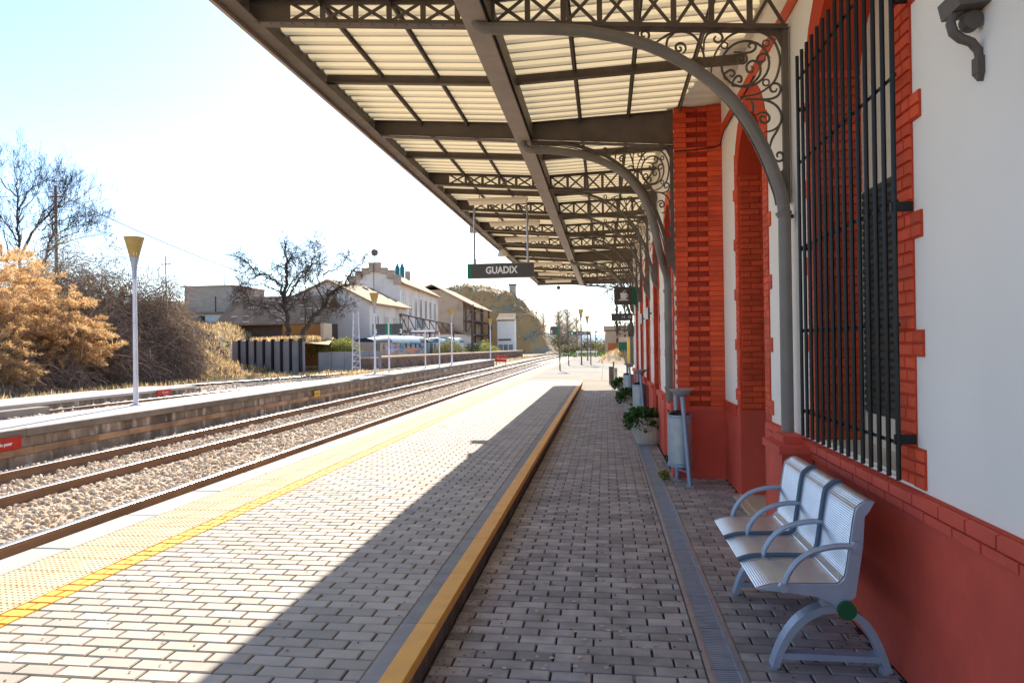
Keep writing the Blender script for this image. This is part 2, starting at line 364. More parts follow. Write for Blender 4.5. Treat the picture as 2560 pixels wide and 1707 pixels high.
bricks(.648,XW-.01,1.5,8.4,0,pv,m_paver2,'paving_brick',90,skip=lambda a,b,c,d:False)
bricks(.648,XF-.06,8.4,23.9,0,pv,m_paver2,'paving_brick',0)
# raised platform
pf=empty('platform',(0,0,0),'raised brick platform beside the track with yellow tactile edge',kind='structure',cat=None)
MB().box(-4.10,XK-.17,-4,27.5,-.3,.138).build('mortar_bed',m_joint,pf)
MB().box(-4.10,-3.86,-4,78,-.45,.06).build('platform_footing',m_platface,pf)
bricks(-3.16,-1.072,1.5,27.5,.15,pf,m_paver,'paving_brick',290,gap=.011)
bricks(-3.31,-3.16,3.0,70,.152,pf,m_yelbrick,'painted_brick',180,w=.15)
# tactile tiles with raised buttons
tb=MB(); T=.28
tb.cbox(.003,T-.003,.003,T-.003,-.04,0,.003)
for i in range(7):
    for j in range(7):
        x=(i+.5)*T/7; y=(j+.5)*T/7; r=.011
        tb.add([(x-r,y-r,0),(x+r,y-r,0),(x+r,y+r,0),(x-r,y+r,0),(x-r*.55,y-r*.55,.005),(x+r*.55,y-r*.55,.005),(x+r*.55,y+r*.55,.005),(x-r*.55,y+r*.55,.005)],
          [(0,1,5,4),(1,2,6,5),(2,3,7,6),(3,0,4,7),(4,5,6,7)])
tme=tb.mesh('tactile_tile',m_tact); far=MB(); n=0; y=3.0
while y<74:
    for x in (-3.872,-3.592):
        if n<290: link('tactile_tile',tme,(x,y,.154+random.uniform(-1,1)*.0008),pf); n+=1
        else: far.cbox(x+.003,x+T-.003,y+.003,y+T-.003,.1,.155,.003)
    y+=T
far.build('tactile_tile_field',m_tact,pf)['kind']='stuff'
sme=MB().cbox(.003,.297,.003,.994,-.16,0,.008).mesh('edge_slab',m_slab)
y=2.6
while y<77:
    link('edge_slab',sme,(-4.175,y,.152+random.uniform(-1,1)*.0015),pf); y+=.998
# kerb step
kb=MB().box(0,.186,.003,.790,-.055,0).mesh('kerb_stone',m_kerb)
kp=MB().cbox(.082,.1875,.003,.790,-.05,.003,.003).mesh('painted_band',m_yellow)
y=1.15
while y<27:
    o=link('kerb_stone',kb,(-1.07,y,.15),pf); link('painted_band',kp,(-1.07,y,.15),o); y+=.793
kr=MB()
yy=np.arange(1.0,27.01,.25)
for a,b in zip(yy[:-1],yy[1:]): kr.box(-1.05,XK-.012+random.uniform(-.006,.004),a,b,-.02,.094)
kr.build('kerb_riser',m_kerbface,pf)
# pale concrete beyond the bricks, ramping up to the platform level
MB().add([(XK,23.9,-.002),(XW,23.9,-.002),(XW,27.5,.146),(XK,27.5,.146),(XK,23.9,-.3),(XW,23.9,-.3),(XW,27.5,-.3),(XK,27.5,-.3)],
 [(0,1,2,3),(4,7,6,5),(0,4,5,1),(1,5,6,2),(2,6,7,3),(3,7,4,0)]).build('ramp_slab',m_conc,pf)
cs=MB().cbox(0.004,2.996,0.004,2.996,-.3,0,.006).mesh('concrete_slab',m_conc)
for i in range(16):
    y=27.5+3*i
    if y<74:
        link('concrete_slab',cs,(-3.16,y,.148),pf)
        MB().cbox(-.156,XW if y<40 else .45,y+.004,y+2.996,-.3,.148,.006).build('concrete_slab',m_conc,pf)
MB().box(.46,6,39.4,52,-.3,.09).build('side_slab',m_conc,pf)
# drainage channel
dc=empty('drain_channel',(.555,8,0),'galvanised slot drain set in the brick pavement along the wall','drain')
MB().box(.462,.486,1.5,23.9,-.1,.003).build('channel_rail',m_steel,dc)
MB().box(.624,.648,1.5,23.9,-.1,.003).build('channel_rail',m_steel,dc)
MB().box(.486,.624,1.5,23.9,-.1,-.035).build('channel_bed',m_soil,dc)
gm=MB().box(.488,.500,0.004,.496,-.02,-.004).box(.610,.622,0.004,.496,-.02,-.004)
for i in range(24): gm.box(.500,.610,.008+i*.0205,.020+i*.0205,-.02,-.004)
gm.box(.551,.559,.004,.496,-.025,-.008)
gme=gm.mesh('grate_panel',m_grate,(.555,0,0)); y=1.5
while y<23.4: link('grate_panel',gme,(.555,y,0),dc); y+=.5
# ================================================================ TRACKS
def rail(cen,label,ztop=0.0,clips=False):
    prof=[(-.07,-.16),(.07,-.16),(.07,-.145),(.012,-.125),(.012,-.045),(.036,-.035),(.036,-.004),(.028,0),(-.028,0),(-.036,-.004),(-.036,-.035),(-.012,-.045),(-.012,-.125),(-.07,-.145)]
    xc=cen[0][0]; seg=len(cen)-1
    ro=empty('rail',(xc,10,ztop-.16),label,'rail','running rails of the tracks')
    b=MB()
    n=len(prof); vs=[(cx+p[0],cy,ztop+p[1]) for cx,cy in cen for p in prof]
    fs=[(i*n+j,i*n+(j+1)%n,(i+1)*n+(j+1)%n,(i+1)*n+j) for i in range(seg) for j in range(n)]
    b.add(vs,fs); 
    for k in range(len(b.f)):
        if k%n in (5,6,7,8,9,10)[1:4]: b.m[k]=1
    b.build('rail_body',[m_rail,m_railhead],ro)
    if clips:
        cm=MB().box(.04,.11,-.03,.03,-.162,-.135).tube([(.055,-.028,-.135),(.085,-.03,-.112),(.10,0,-.105),(.085,.03,-.112),(.055,.028,-.135)],.011,5)
        cm.cyl((.075,0),.014,-.14,-.095,6); me=cm.mesh('rail_clip',m_patina)
        y=4.4
        while y<46: link('rail_clip',me,(xc,y,ztop),ro); y+=.6
    return ro
def main(x,dx): return [(x,-8),(x,20),(x,50)]+[(x+dx*((y-50)/170)**2,y) for y in range(60,221,10)]
rail(main(-4.93,9),'shiny running rail nearest the platform edge',clips=True)
rail(main(-6.60,9),'rusty middle rail between the two ballast strips')
rail(main(-7.90,9),'rusty rail close under the stained island platform')
rail([(-15.6,4),(-15.3,10),(-14.75,20.4),(-14.24,27),(-13.55,37),(-12.9,45),(-11.3,70),(-8.5,110),(-4,160)],'rail directly behind the island platform')
rail([(-21.4,8),(-20.6,18),(-18.9,28),(-17.3,34),(-15.6,42.7),(-14.4,52),(-12.8,70),(-10,110),(-6,160)],'rail at the foot of the scrub bank')
# ballast
bd=link('ballast_bed',sheet('ballast_bed',lambda X,Y:-.128+.012*vnoise(X,Y,.9,4)-.05*np.exp(-((X+7.9)/.5)**2),np.arange(-8.9,-3.9,.12),np.concatenate([np.arange(-6,30,.25),np.arange(30,160,2)]),m_ballast),(0,0,0))
tag(bd,'bed of pale stone ballast under the near track',kind='structure')
bd2=link('ballast_bed',sheet('ballast_bed',lambda X,Y:-.12+.01*vnoise(X,Y,1.3,4),np.arange(-19.5,-9.8,.5),np.concatenate([np.arange(0,60,.7),np.arange(60,140,4)]),m_ballast),(0,0,0))
tag(bd2,'bed of pale stone ballast under the far tracks',kind='structure')
ph=(1+5**.5)/2
ICO=np.array([(-1,ph,0),(1,ph,0),(-1,-ph,0),(1,-ph,0),(0,-1,ph),(0,1,ph),(0,-1,-ph),(0,1,-ph),(ph,0,-1),(ph,0,1),(-ph,0,-1),(-ph,0,1)])/1.9
IF=np.array([(0,11,5),(0,5,1),(0,1,7),(0,7,10),(0,10,11),(1,5,9),(5,11,4),(11,10,2),(10,7,6),(7,1,8),(3,9,4),(3,4,2),(3,2,6),(3,6,8),(3,8,9),(4,9,5),(2,4,11),(6,2,10),(8,6,7),(9,8,1)])
def stones(name,P,rad,mat,label):
    n=len(P); q=np.random.normal(size=(n,4)); q/=np.linalg.norm(q,axis=1)[:,None]; w,x,y,z=q.T
    Rm=np.stack([1-2*(y*y+z*z),2*(x*y-z*w),2*(x*z+y*w),2*(x*y+z*w),1-2*(x*x+z*z),2*(y*z-x*w),2*(x*z-y*w),2*(y*z+x*w),1-2*(x*x+y*y)],1).reshape(n,3,3)
    sc=rad[:,None]*np.random.uniform(.55,1.25,(n,3)); B=ICO[None]*sc[:,None,:]*np.random.uniform(.72,1.2,(n,12,1))
    V=np.einsum('nij,nkj->nki',Rm,B)+P[:,None,:]
    F=(IF[None]+12*np.arange(n)[:,None,None]).reshape(-1,3)
    return tag(link(name,npmesh(name,V.reshape(-1,3),F,mat),(0,0,0)),label,kind='stuff')
N=26000; u=np.random.uniform(0,1,N); yb=3.6*(60/3.6)**(u); xb=np.random.uniform(-8.62,-4.22,N)
k=(np.abs(xb+4.93)>.10)&(np.abs(xb+6.6)>.10)&(np.abs(xb+7.9)>.10); yb,xb=yb[k],xb[k]
rad=np.random.uniform(.020,.036,len(yb))*(1+.022*np.clip(yb-8,0,60))
zb=-.128+np.random.uniform(-.008,.022,len(yb))-.02*np.exp(-((xb+7.9)/.5)**2)
stones('ballast_gravel',np.stack([xb,yb,zb],1),rad,m_stone,'loose pale stones of the ballast between the near rails')
N=5000; yb=14+46*np.random.uniform(0,1,N)**1.5; xb=np.random.uniform(-19,-10.5,N); k=(xb<1e9)
xb,yb=xb[k],yb[k]
stones('ballast_gravel',np.stack([xb,yb,np.full(len(xb),-.105)],1),np.random.uniform(.04,.07,len(xb)),m_stone,'loose pale stones of the ballast around the far rails')
# ================================================================ ISLAND PLATFORM AND LOW PLATFORM
ip=empty('island_platform',(-9.4,25,-.15),'long narrow island platform with stained block face across the track',kind='structure',cat=None)
MB().box(-10.2,-8.80,-6,55,-.3,.30).build('platform_core',m_platface,ip)
def courses(x0,x1,z0,z1,ln,mat,name,y0,y1,jig):
    y=y0; k=0; cache={}
    while y<y1:
        L=ln*random.choice((.85,1,1,1.2)); L=round(min(L,y1-y),2)
        if L<.05: break
        if L not in cache: cache[L]=MB().cbox(0,1e-9+(x1-x0),.004,L-.004,0,z1-z0,.006).mesh(name,mat)
        link(name,cache[L],(x0+random.uniform(-jig,jig),y,z0),ip); y+=L
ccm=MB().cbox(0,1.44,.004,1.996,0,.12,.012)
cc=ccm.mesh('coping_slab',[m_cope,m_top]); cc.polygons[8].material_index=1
for i in range(31): link('coping_slab',cc,(-10.15,-6.5+2*i,.31),ip)
courses(-9.2,-8.745,.14,.305,.62,m_platface,'wall_block',-2,54,.006)
courses(-9.2,-8.715,.03,.138,.75,m_platband,'band_block',-2,54,.006)
courses(-9.2,-8.73,-.2,.028,.9,m_platface,'wall_block',-2,54,.004)
lp=empty('low_platform',(-17,18,-.2),'low abandoned platform slab between the far tracks',kind='structure',cat=None)
for i in range(9): MB().cbox(-18.2+(.0 if i<8 else .3),-15.9,2+2.6*i+.005,4.6+2.6*i-.005,.06,.15,.012).build('platform_slab',m_top,lp)
for i in range(28): MB().cbox(-16.3,-15.95+random.uniform(-.01,.01),2+.85*i+.005,2.85+.85*i-.005,-.3,.055,.01).build('wall_block',m_platface,lp)
MB().cbox(-15.3,-14.9,10,17.0,-.2,.1,.01).build('kerb_block',m_conc,lp)
# ================================================================ STATION BUILDING
sb=empty('station_building',(4,12,0),'white station building with red brick trim and barred windows','building')
CH=.0583     # brick course
def arch_pts(y0,y1,zs,rise,n=10):
    """segmental arch from (y0,zs) over to (y1,zs)"""
    c=(y1-y0)/2; Rr=(c*c+rise*rise)/(2*rise); yc=(y0+y1)/2; zc=zs+rise-Rr; a=math.asin(c/Rr)
    return [(yc+Rr*math.sin(-a+2*a*i/n),zc+Rr*math.cos(-a+2*a*i/n)) for i in range(n+1)]
def wall(xf,depth,y0,y1,z0,z1,ops,mat,name='wall'):
    """wall with its face at x=xf; ops: (y0,y1,sill,spring,rise) sorted"""
    b=MB(); y=y0
    for (a,c,zb,zs,ri) in ops:
        b.prism([(y,z0),(a,z0),(a,z1),(y,z1)],'x',xf,xf+depth)
        if zb>z0+.01: b.prism([(a,z0),(c,z0),(c,zb),(a,zb)],'x',xf,xf+depth)
        ap=arch_pts(a,c,zs,ri)
        for p,q in zip(ap[:-1],ap[1:]): b.prism([p,q,(q[0],z1),(p[0],z1)],'x',xf,xf+depth)
        y=c
    b.prism([(y,z0),(y1,z0),(y1,z1),(y,z1)],'x',xf,xf+depth)
    return b.build(name,mat,sb)
DEP=.34
win1=(3.50,4.78,.93,3.30,.50); win0=(-1.2,.1,.93,3.30,.50); door2=(6.27,7.40,0,3.28,.46)
wall(XW,DEP,-4,8.46,0,5.6,[win0,win1,door2],m_white)
cops=[(8.98,9.88),(11.27,12.20),(13.62,14.50),(15.92,16.80),(18.32,19.18)]
wall(XF,.5,8.46,20.8,0,5.6,[(a,c,0,3.0,.42) for a,c in cops],m_white)
wall(XW,DEP,20.8,34,0,5.6,[],m_white)
MB().box(XF+.5,XW+DEP,8.40,8.46,0,5.6).box(XF,XW+DEP,20.8,20.86,0,5.6).build('return_wall',m_white,sb)
MB().box(XW+DEP+.6,9,-4,34,5.6,5.75).build('roof',m_tile,sb)
MB().box(8.8,9,-4,34,0,5.6).box(XW+DEP,9,-4.2,-4,0,5.6).box(XW+DEP,9,34,34.2,0,5.6).build('outer_wall',m_white,sb)
# dado with projecting brick courses
def dado(x,y0,y1,zt=.80):
    b=MB().box(x-.012,x+.02,y0,y1,0,zt); return b.build('dado',m_dado,sb)
dado(XW,-4,6.10); dado(XW,7.57,8.40)
for y0,y1 in ((-4,6.10),(7.57,8.34)):
    MB().box(XW-.028,XW+.02,y0,y1,.80,.915).build('plinth_bed',m_redback,sb)
def facebrick(xf,y0,y1,z0,z1,mat,pr,parent,cache={}):
    """a brick proud of a wall facing -x"""
    k=(round(y1-y0,3),round(z1-z0,3),mat.name)
    if k not in cache:
        w,h=k[0],k[1]; c=.004; g=.0035
        a=[(.02,g,g),(.02,w-g,g),(.02,w-g,h-g),(.02,g,h-g),(0,g+c,g+c),(0,w-g-c,g+c),(0,w-g-c,h-g-c),(0,g+c,h-g-c)]
        cache[k]=MB().add(a,[(4,5,6,7),(0,1,5,4),(1,2,6,5),(2,3,7,6),(3,0,4,7)]).mesh('brick',mat)
    return link('brick',cache[k],(xf-pr+random.uniform(-.0015,.0015),y0,z0),parent)
pl=bpy.data.objects['plinth_bed']
for row,(z0,z1,px) in enumerate(((.80,.853,.040),(.853,.915,.052))):
    y=1.3+.1*row
    while y<6.0:
        L=.235*random.choice((.9,1,1.05)); facebrick(XW,y,min(y+L,6.1),z0,z1,m_dado,px,pl); y+=L
# pedestal under the downpipe
pd=MB().box(1.16,XW-.02,4.86,5.30,0,.835).build('pedestal',m_dado,sb)
MB().box(1.135,XW-.03,4.83,5.33,.835,.885).build('pedestal_cap',m_dado,sb)
MB().box(1.20,XW-.05,4.98,5.26,.885,.935).build('pedestal_block',m_dado,sb)
# brick surrounds -------------------------------------------------
def surround(xf,op,near,far,arch=True,quoin=.17,tooth=.26,zb=.93,pr=.010,face=None):
    y0,y1,sill,zs,ri=op
    su=MB(); h=5.6
    def side(edge,sgn,lst,indiv):
        k=0; z=zb
        while z<zs+.25:
            t=((z-1.456)/.0583)%9; wide=(t<1.99) or (sill>.1 and z<1.04)
            w=tooth if wide else quoin
            y_a,y_b=(edge-w,edge) if sgn<0 else (edge,edge+w)
            cut=(quoin/2 if k%2 else quoin*.62)
            cuts=[0,cut,quoin]+([tooth] if wide else [])
            if k%3==1: cuts=[0]+cuts[2:]
            for a,b2 in zip(cuts[:-1],cuts[1:]):
                ya,yb=(edge-b2,edge-a) if sgn<0 else (edge+a,edge+b2)
                if indiv: facebrick(xf,ya,yb,z,z+CH,m_red,pr+.006,lst)
                else: su.box(xf-pr-.003,xf+.005,ya+.003,yb-.003,z+.003,z+CH-.003)
            k+=1; z+=CH
    su0=MB(); ap=arch_pts(y0,y1,zs,ri)
    if arch:
        yc=(y0+y1)/2
        def off(p,d):
            v=Vector((p[0]-yc,0,p[1]-(zs+ri-1.2))).normalized(); return (p[0]+v.x*d,p[1]+v.z*d)
        op2=[off(p,.24) for p in ap]
        su0.strip(ap,op2,'x',xf-.012,xf+.01)
    for e,sg in ((y0,-1),(y1,1)):
        su0.box(xf-.004,xf+.01,min(e,e+sg*quoin),max(e,e+sg*quoin),zb,zs+.2)
    for e,sg,on in ((y0,-1,1),(y1,1,1)):
        k=0; z=zb
        while z<zs+.25:
            t=((z-1.456)/.0583)%9
            if t<1.99 or (sill>.1 and z<1.04): su0.box(xf-pr,xf+.01,min(e+sg*quoin*.9,e+sg*(tooth-.004)),max(e+sg*quoin*.9,e+sg*(tooth-.004)),z-.001,z+CH+.001)
            k+=1; z+=CH
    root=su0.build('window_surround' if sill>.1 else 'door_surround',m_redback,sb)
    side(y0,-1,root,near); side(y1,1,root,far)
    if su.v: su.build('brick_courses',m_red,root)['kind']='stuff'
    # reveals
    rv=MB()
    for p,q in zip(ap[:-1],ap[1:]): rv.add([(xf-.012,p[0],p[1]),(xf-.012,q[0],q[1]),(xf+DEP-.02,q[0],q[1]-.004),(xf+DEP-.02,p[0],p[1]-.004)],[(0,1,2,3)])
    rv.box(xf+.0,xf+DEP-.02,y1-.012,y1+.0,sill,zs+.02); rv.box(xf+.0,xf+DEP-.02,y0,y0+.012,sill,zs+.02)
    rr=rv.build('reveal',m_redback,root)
    return root,rr
def revbricks(yf,x0,x1,z0,z1,parent,indiv):
    """bricks on a reveal that faces -y at y=yf"""
    b=MB(); z=z0; k=0; cache={}
    while z<z1:
        cuts=[x0,x0+(.10 if k%2 else .20),x1]
        for a,c in zip(cuts[:-1],cuts[1:]):
            if c-a<.03: continue
            w=round(c-a,3); g=.0035; q=.004
            vs=[(g,.02,g),(w-g,.02,g),(w-g,.02,CH-g),(g,.02,CH-g),(g+q,0,g+q),(w-g-q,0,g+q),(w-g-q,0,CH-g-q),(g+q,0,CH-g-q)]; fs=[(4,5,6,7),(0,1,5,4),(1,2,6,5),(2,3,7,6),(3,0,4,7)]
            if indiv:
                if w not in cache: cache[w]=MB().add(vs,fs).mesh('brick',m_red)
                link('brick',cache[w],(a,yf-.011,z),parent)
            else: b.add([(v[0]+a,v[1]+yf-.011,v[2]+z) for v in vs],fs)
        z+=CH; k+=1
    if b.v: b.build('brick_courses',m_red,parent)['kind']='stuff'
s1,r1=surround(XW,win1,True,False)
revbricks(win1[1]-.012,XW+.005,XW+DEP-.025,.95,3.30,r1,False)
s2,r2=surround(XW,door2,False,False,zb=.80)
revbricks(door2[1]-.012,XW+.005,XW+DEP-.03,.90,3.28,r2,True)
MB().box(XW-.02,XW+DEP-.03,door2[1]-.035,door2[1]-.012,0,.885).build('reveal_dado',m_dado,s2)
MB().box(XW-.02,XW+.01,door2[1],door2[1]+.17,0,.885).box(XW-.02,XW+.01,door2[0]-.17,door2[0],0,.885).build('jamb_dado',m_dado,s2)
# door leaf and step
MB().box(XW+DEP-.03,XW+DEP+.02,door2[0],door2[1],.02,3.75).build('door_leaf',m_door,s2)
MB().box(XW-.03,XW+DEP,door2[0],door2[1],-.05,.03).box(XW-.10,XW-.031,door2[0]-.05,door2[1]-.02,-.05,.02).build('doorstep',m_stonec,s2)
# horizontal string course in red
MB().box(XW-.012,XW+.005,-4,8.38,3.98,4.10).build('string_course',m_red,sb)
# window: frame, cream panel, roller shutter
wx=XW+DEP-.06
MB().box(wx+.03,wx+.05,win1[0],win1[1],.93,3.9).build('window_pane',m_glass,s1)
MB().box(wx,wx+.029,win1[0]+.01,win1[1]-.01,2.53,3.85).box(wx-.03,wx+.029,win1[0]+.01,win1[0]+.06,.93,2.53).box(wx-.03,wx+.029,win1[1]-.07,win1[1]-.013,.93,2.53).build('window_frame',m_cream,s1)
MB().box(XW+.02,wx+.029,win1[0],win1[1],.925,.945).box(wx-.02,wx+.029,win1[0]+.07,win1[1]-.08,.945,1.13).build('window_sill',m_cream,s1)
rs=MB().box(wx-.01,wx+.004,win1[0]+.06,win1[1]-.07,1.13,2.53).build('roller_shutter',m_door,s1)
sl_=MB().prism([(0,0),(-.012,.012),(-.012,.036),(0,.047)],'y',win1[0]+.06,win1[1]-.07).mesh('slat',m_shutter)
for i in range(29): link('slat',sl_,(wx-.01,0,1.135+i*.048),s1) if False else link('slat',sl_,(wx-.01,0,1.135+i*.048),rs)
# grille -----------------------------------------------------------
gr=MB()
for z in (3.34,2.78,2.21,1.655,1.12): gr.box(1.309,1.315,3.33,4.875,z-.008,z+.008)
for z in (3.13,2.2,1.655,1.12): gr.box(1.31,XW,4.845,4.875,z-.012,z+.012)
gr.box(1.31,XW,3.325,3.345,3.1,3.13)
go=gr.build('window_grille',m_black,sb)
bm_=MB().tube([(1.30,0,.957),(1.30,0,3.49)],.0116,8).mesh('grille_bar',m_black,(1.30,0,0),smooth=True)
for i in range(15): link('grille_bar',bm_,(1.30,3.338+i*.1095,0),go)
for z in (1.14,2.185): MB().box(1.282,XW+.004,3.332,3.342,z-.022,z+.022).build('grille_strap',m_black,go)
# pier: end of the projecting centre block, facing the camera -------
pr_=MB().box(XF,XW,8.415,8.46,.80,4.36).box(XF-.008,XF+.128,8.3775,8.46,.80,4.36).box(XF+.362,XW,8.3775,8.46,.80,4.36).build('brick_pier',m_redback,sb)
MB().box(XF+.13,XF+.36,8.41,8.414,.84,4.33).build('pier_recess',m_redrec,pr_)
z=.84; k=0; pc={}
def endbrick(x0,x1,z,indiv=True):
    w=round(x1-x0,3)
    if w not in pc:
        g=.0018;c=.003
        pc[w]=MB().add([(g,.045,g),(w-g,.045,g),(w-g,.045,CH-g),(g,.045,CH-g),(g+c,0,g+c),(w-g-c,0,g+c),(w-g-c,0,CH-g-c),(g+c,0,CH-g-c)],[(4,5,6,7),(0,1,5,4),(1,2,6,5),(2,3,7,6),(3,0,4,7)]).mesh('brick',m_red)
    link('brick',pc[w],(x0,8.372+random.uniform(-.0012,.0012),z),pr_)
while z<4.31:
    if k%2==0: endbrick(XF-.012,XF+.13,z); endbrick(XF+.36,XW,z)
    else: endbrick(XF-.012,XF+.12,z); endbrick(XF+.12,XF+.245,z); endbrick(XF+.245,XF+.37,z); endbrick(XF+.37,XW,z)
    z+=CH;k+=1
for i,(zz,pj) in enumerate(((.78,.03),(.835-CH*0,.015))):
    pass
MB().box(XF-.075,XW-.005,8.355,8.40,0,.785).box(XF-.06,XW-.005,8.34,8.40,.785,.838).build('pier_dado',m_dado,sb)
MB().box(XF-.075,XF+.01,8.40,8.72,0,.785).box(XF-.105,XF+.01,8.33,8.76,.785,.86).build('pier_plinth',m_dado,sb)
tb_=MB()
for i in range(30): tb_.box(XF-.016,XF+.01,8.40,8.50+(.08 if i%2 else 0),.86+i*2*CH,.86+(i*2+1)*CH)
MB().tube([(XF-.02,8.365,3.83),(XF+.2,8.362,3.835),(XW-.08,8.362,3.86),(XW-.02,8.34,3.88),(XW-.02,8.1,3.965),(XW-.02,6.5,3.97)],.007,5).build('wall_cable',m_black,sb)
tb_.build('corner_teeth',m_red,sb)['kind']='stuff'
# centre block openings: toothed red surrounds, dark doors, dado piers
for a,c in cops:
    b=MB(); ap=arch_pts(a,c,3.0,.42)
    b.strip(ap,[((p[0]-(a+c)/2)*1.42+(a+c)/2,p[1]+.17) for p in ap],'x',XF-.014,XF+.01)
    z=.86;k=0
    while z<3.12:
        w=.24 if k%9<2 else .165
        b.box(XF-.014,XF+.01,a-w,a,z,z+CH-.004); b.box(XF-.014,XF+.01,c,c+w,z,z+CH-.004); z+=CH;k+=1
    b.box(XF-.008,XF+.009,a-.16,a,.86,3.1); b.box(XF-.008,XF+.009,c,c+.16,.86,3.1)
    o=b.build('door_surround',m_red,sb)
    rv=MB().box(XF-.01,XF+.40,c-.012,c,0,3.02).box(XF-.01,XF+.40,a,a+.012,0,3.02)
    for p,q in zip(ap[:-1],ap[1:]): rv.add([(XF-.012,p[0],p[1]),(XF-.012,q[0],q[1]),(XF+.4,q[0],q[1]-.004),(XF+.4,p[0],p[1]-.004)],[(0,1,2,3)])
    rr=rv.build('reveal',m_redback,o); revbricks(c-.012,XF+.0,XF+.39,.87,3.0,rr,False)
    MB().box(XF+.40,XF+.44,a,c,0,3.5).build('door_leaf',m_door,o)
ys=[8.76]+[v for a,c in cops for v in (a-.165,c+.165)]+[20.8]
for y0,y1 in zip(ys[::2],ys[1::2]):
    if y1-y0>.05: MB().box(XF-.045,XF+.01,y0,y1,0,.785).box(XF-.07,XF+.01,y0-.01,y1+.01,.785,.86).build('dado_pier',m_dado,sb)
for i,(y,z) in enumerate(((12.95,2.02),(15.15,2.0))):
    t=empty('projecting_sign',(XF-.1,y,z),('nearer' if i==0 else 'farther')+' of two small white box signs jutting from the red and white wall','sign','small box signs on the wall')
    MB().box(XF-.125,XF-.07,y-.02,y+.02,z,z+.21).build('face_plate',m_wht,t); MB().box(XF-.069,XF-.035,y-.018,y+.018,z,z+.208).build('edge_band',m_signg,t); MB().box(XF-.035,XF,y-.01,y+.01,z+.09,z+.12).build('arm',m_iron,t)
# ================================================================ CANOPY
cp=empty('platform_canopy',(-.9,14,0),'iron platform canopy with lattice girders, scrolled brackets and cream corrugated ceiling','canopy')
XO=-2.85; XB=-.95
def zbot(x): return 4.268-.0855*(x-XO)
def ztop(x): return 4.43-.074*(x-XO) if x<XB else 4.289+.030*(x-XB)
FR=[2.2,5.37,8.50,11.2,13.4,15.9,18.0,20.75,23.9,27.0,29.95]
PLATE={8.50,20.75}
def xwall(Y): return XF if 8.46<Y<20.8 else XW
def girder(Y,plate,lattice_from=0):
    xw=xwall(Y); xe=xw-.01
    b=MB()
    if plate:
        b.prism([(XO,zbot(XO)),(xe,zbot(xe)),(xe,ztop(xe)),(XB,ztop(XB)),(XO,ztop(XO))],'y',Y-.006,Y+.006)
    else:
        b.prism([(XO,zbot(XO)),(XO+.35,zbot(XO+.35)),(XO+.35,ztop(XO+.35)),(XO,ztop(XO))],'y',Y-.005,Y+.005)
        b.obox((XO+.34,Y,ztop(XO+.34)-.014),(XB,Y,ztop(XB)-.014),.012,.03); b.obox((XB,Y,ztop(XB)-.014),(xe,Y,ztop(xe)-.014),.012,.03)
    b.obox((XO,Y,zbot(XO)),(xe,Y,zbot(xe)),.012,.045) if not plate else None
    b.obox((XO,Y,zbot(XO)-.024),(xe,Y,zbot(xe)-.024),.10,.010)
    b.obox((XO,Y,ztop(XO)+.004),(XB,Y,ztop(XB)+.004),.09,.010); b.obox((XB,Y,ztop(XB)+.004),(xe,Y,ztop(xe)+.004),.09,.010)
    for i in range(44):   # rivets on the bottom flange
        x=XO+.1+i*.095
        if x<xe-.05: b.add([(x-.009,Y-.04,zbot(x)-.030),(x+.009,Y-.04,zbot(x)-.030),(x+.009,Y-.022,zbot(x)-.030),(x-.009,Y-.022,zbot(x)-.030),(x,Y-.031,zbot(x)-.040)],[(0,1,4),(1,2,4),(2,3,4),(3,0,4)])
    o=b.build('plate_girder' if plate else 'lattice_girder',m_iron,cp)
    if not plate:
        x=XO+.35; i=0
        while x<xe-.05:
            x2=min(x+.277,xe)
            c=MB()
            for s_ in (0,1):
                xa,xb2=(x+.02,x2-.02)
                za,zb2=(zbot(xa)+.012,ztop(xb2)-.022) if s_==0 else (ztop(xa)-.022,zbot(xb2)+.012)
                c.obox((xa,Y+(.004 if s_ else -.004),za),(xb2,Y+(.004 if s_ else -.004),zb2),.006,.026,(0,0,1))
            c.build('cross_brace',m_iron,o)
            if i: MB().box(x-.021,x+.021,Y-.009,Y+.009,zbot(x)+.01,ztop(x)-.01).build('web_post',m_iron,o)
            x=x2; i+=1
    return o
def XZ(px,py):   # scrollwork survey of the nearest bracket -> x,z
    return (.299+.000963*px-.0000147*py, 4.133-.000075*px-.001008*py+2.45e-8*px*py)
def spiral(c,r0,a0,turns,sg=1,n=22,rmin=.012):
    return [(c[0]+(r0+(rmin-r0)*i/n)*math.cos(a0+sg*turns*6.283*i/n),c[1]+(r0+(rmin-r0)*i/n)*math.sin(a0+sg*turns*6.283*i/n)) for i in range(n+1)]
def smooth2(p,n=4):
    out=[]
    for i in range(len(p)-1):
        p0=p[max(i-1,0)];p1=p[i];p2=p[i+1];p3=p[min(i+2,len(p)-1)]
        for j in range(n):
            t=j/n; out.append(tuple(.5*((2*b)+(-a+c)*t+(2*a-5*b+4*c-d)*t*t+(-a+3*b-3*c+d)*t**3) for a,b,c,d in zip(p0,p1,p2,p3)))
    return out+[p[-1]]
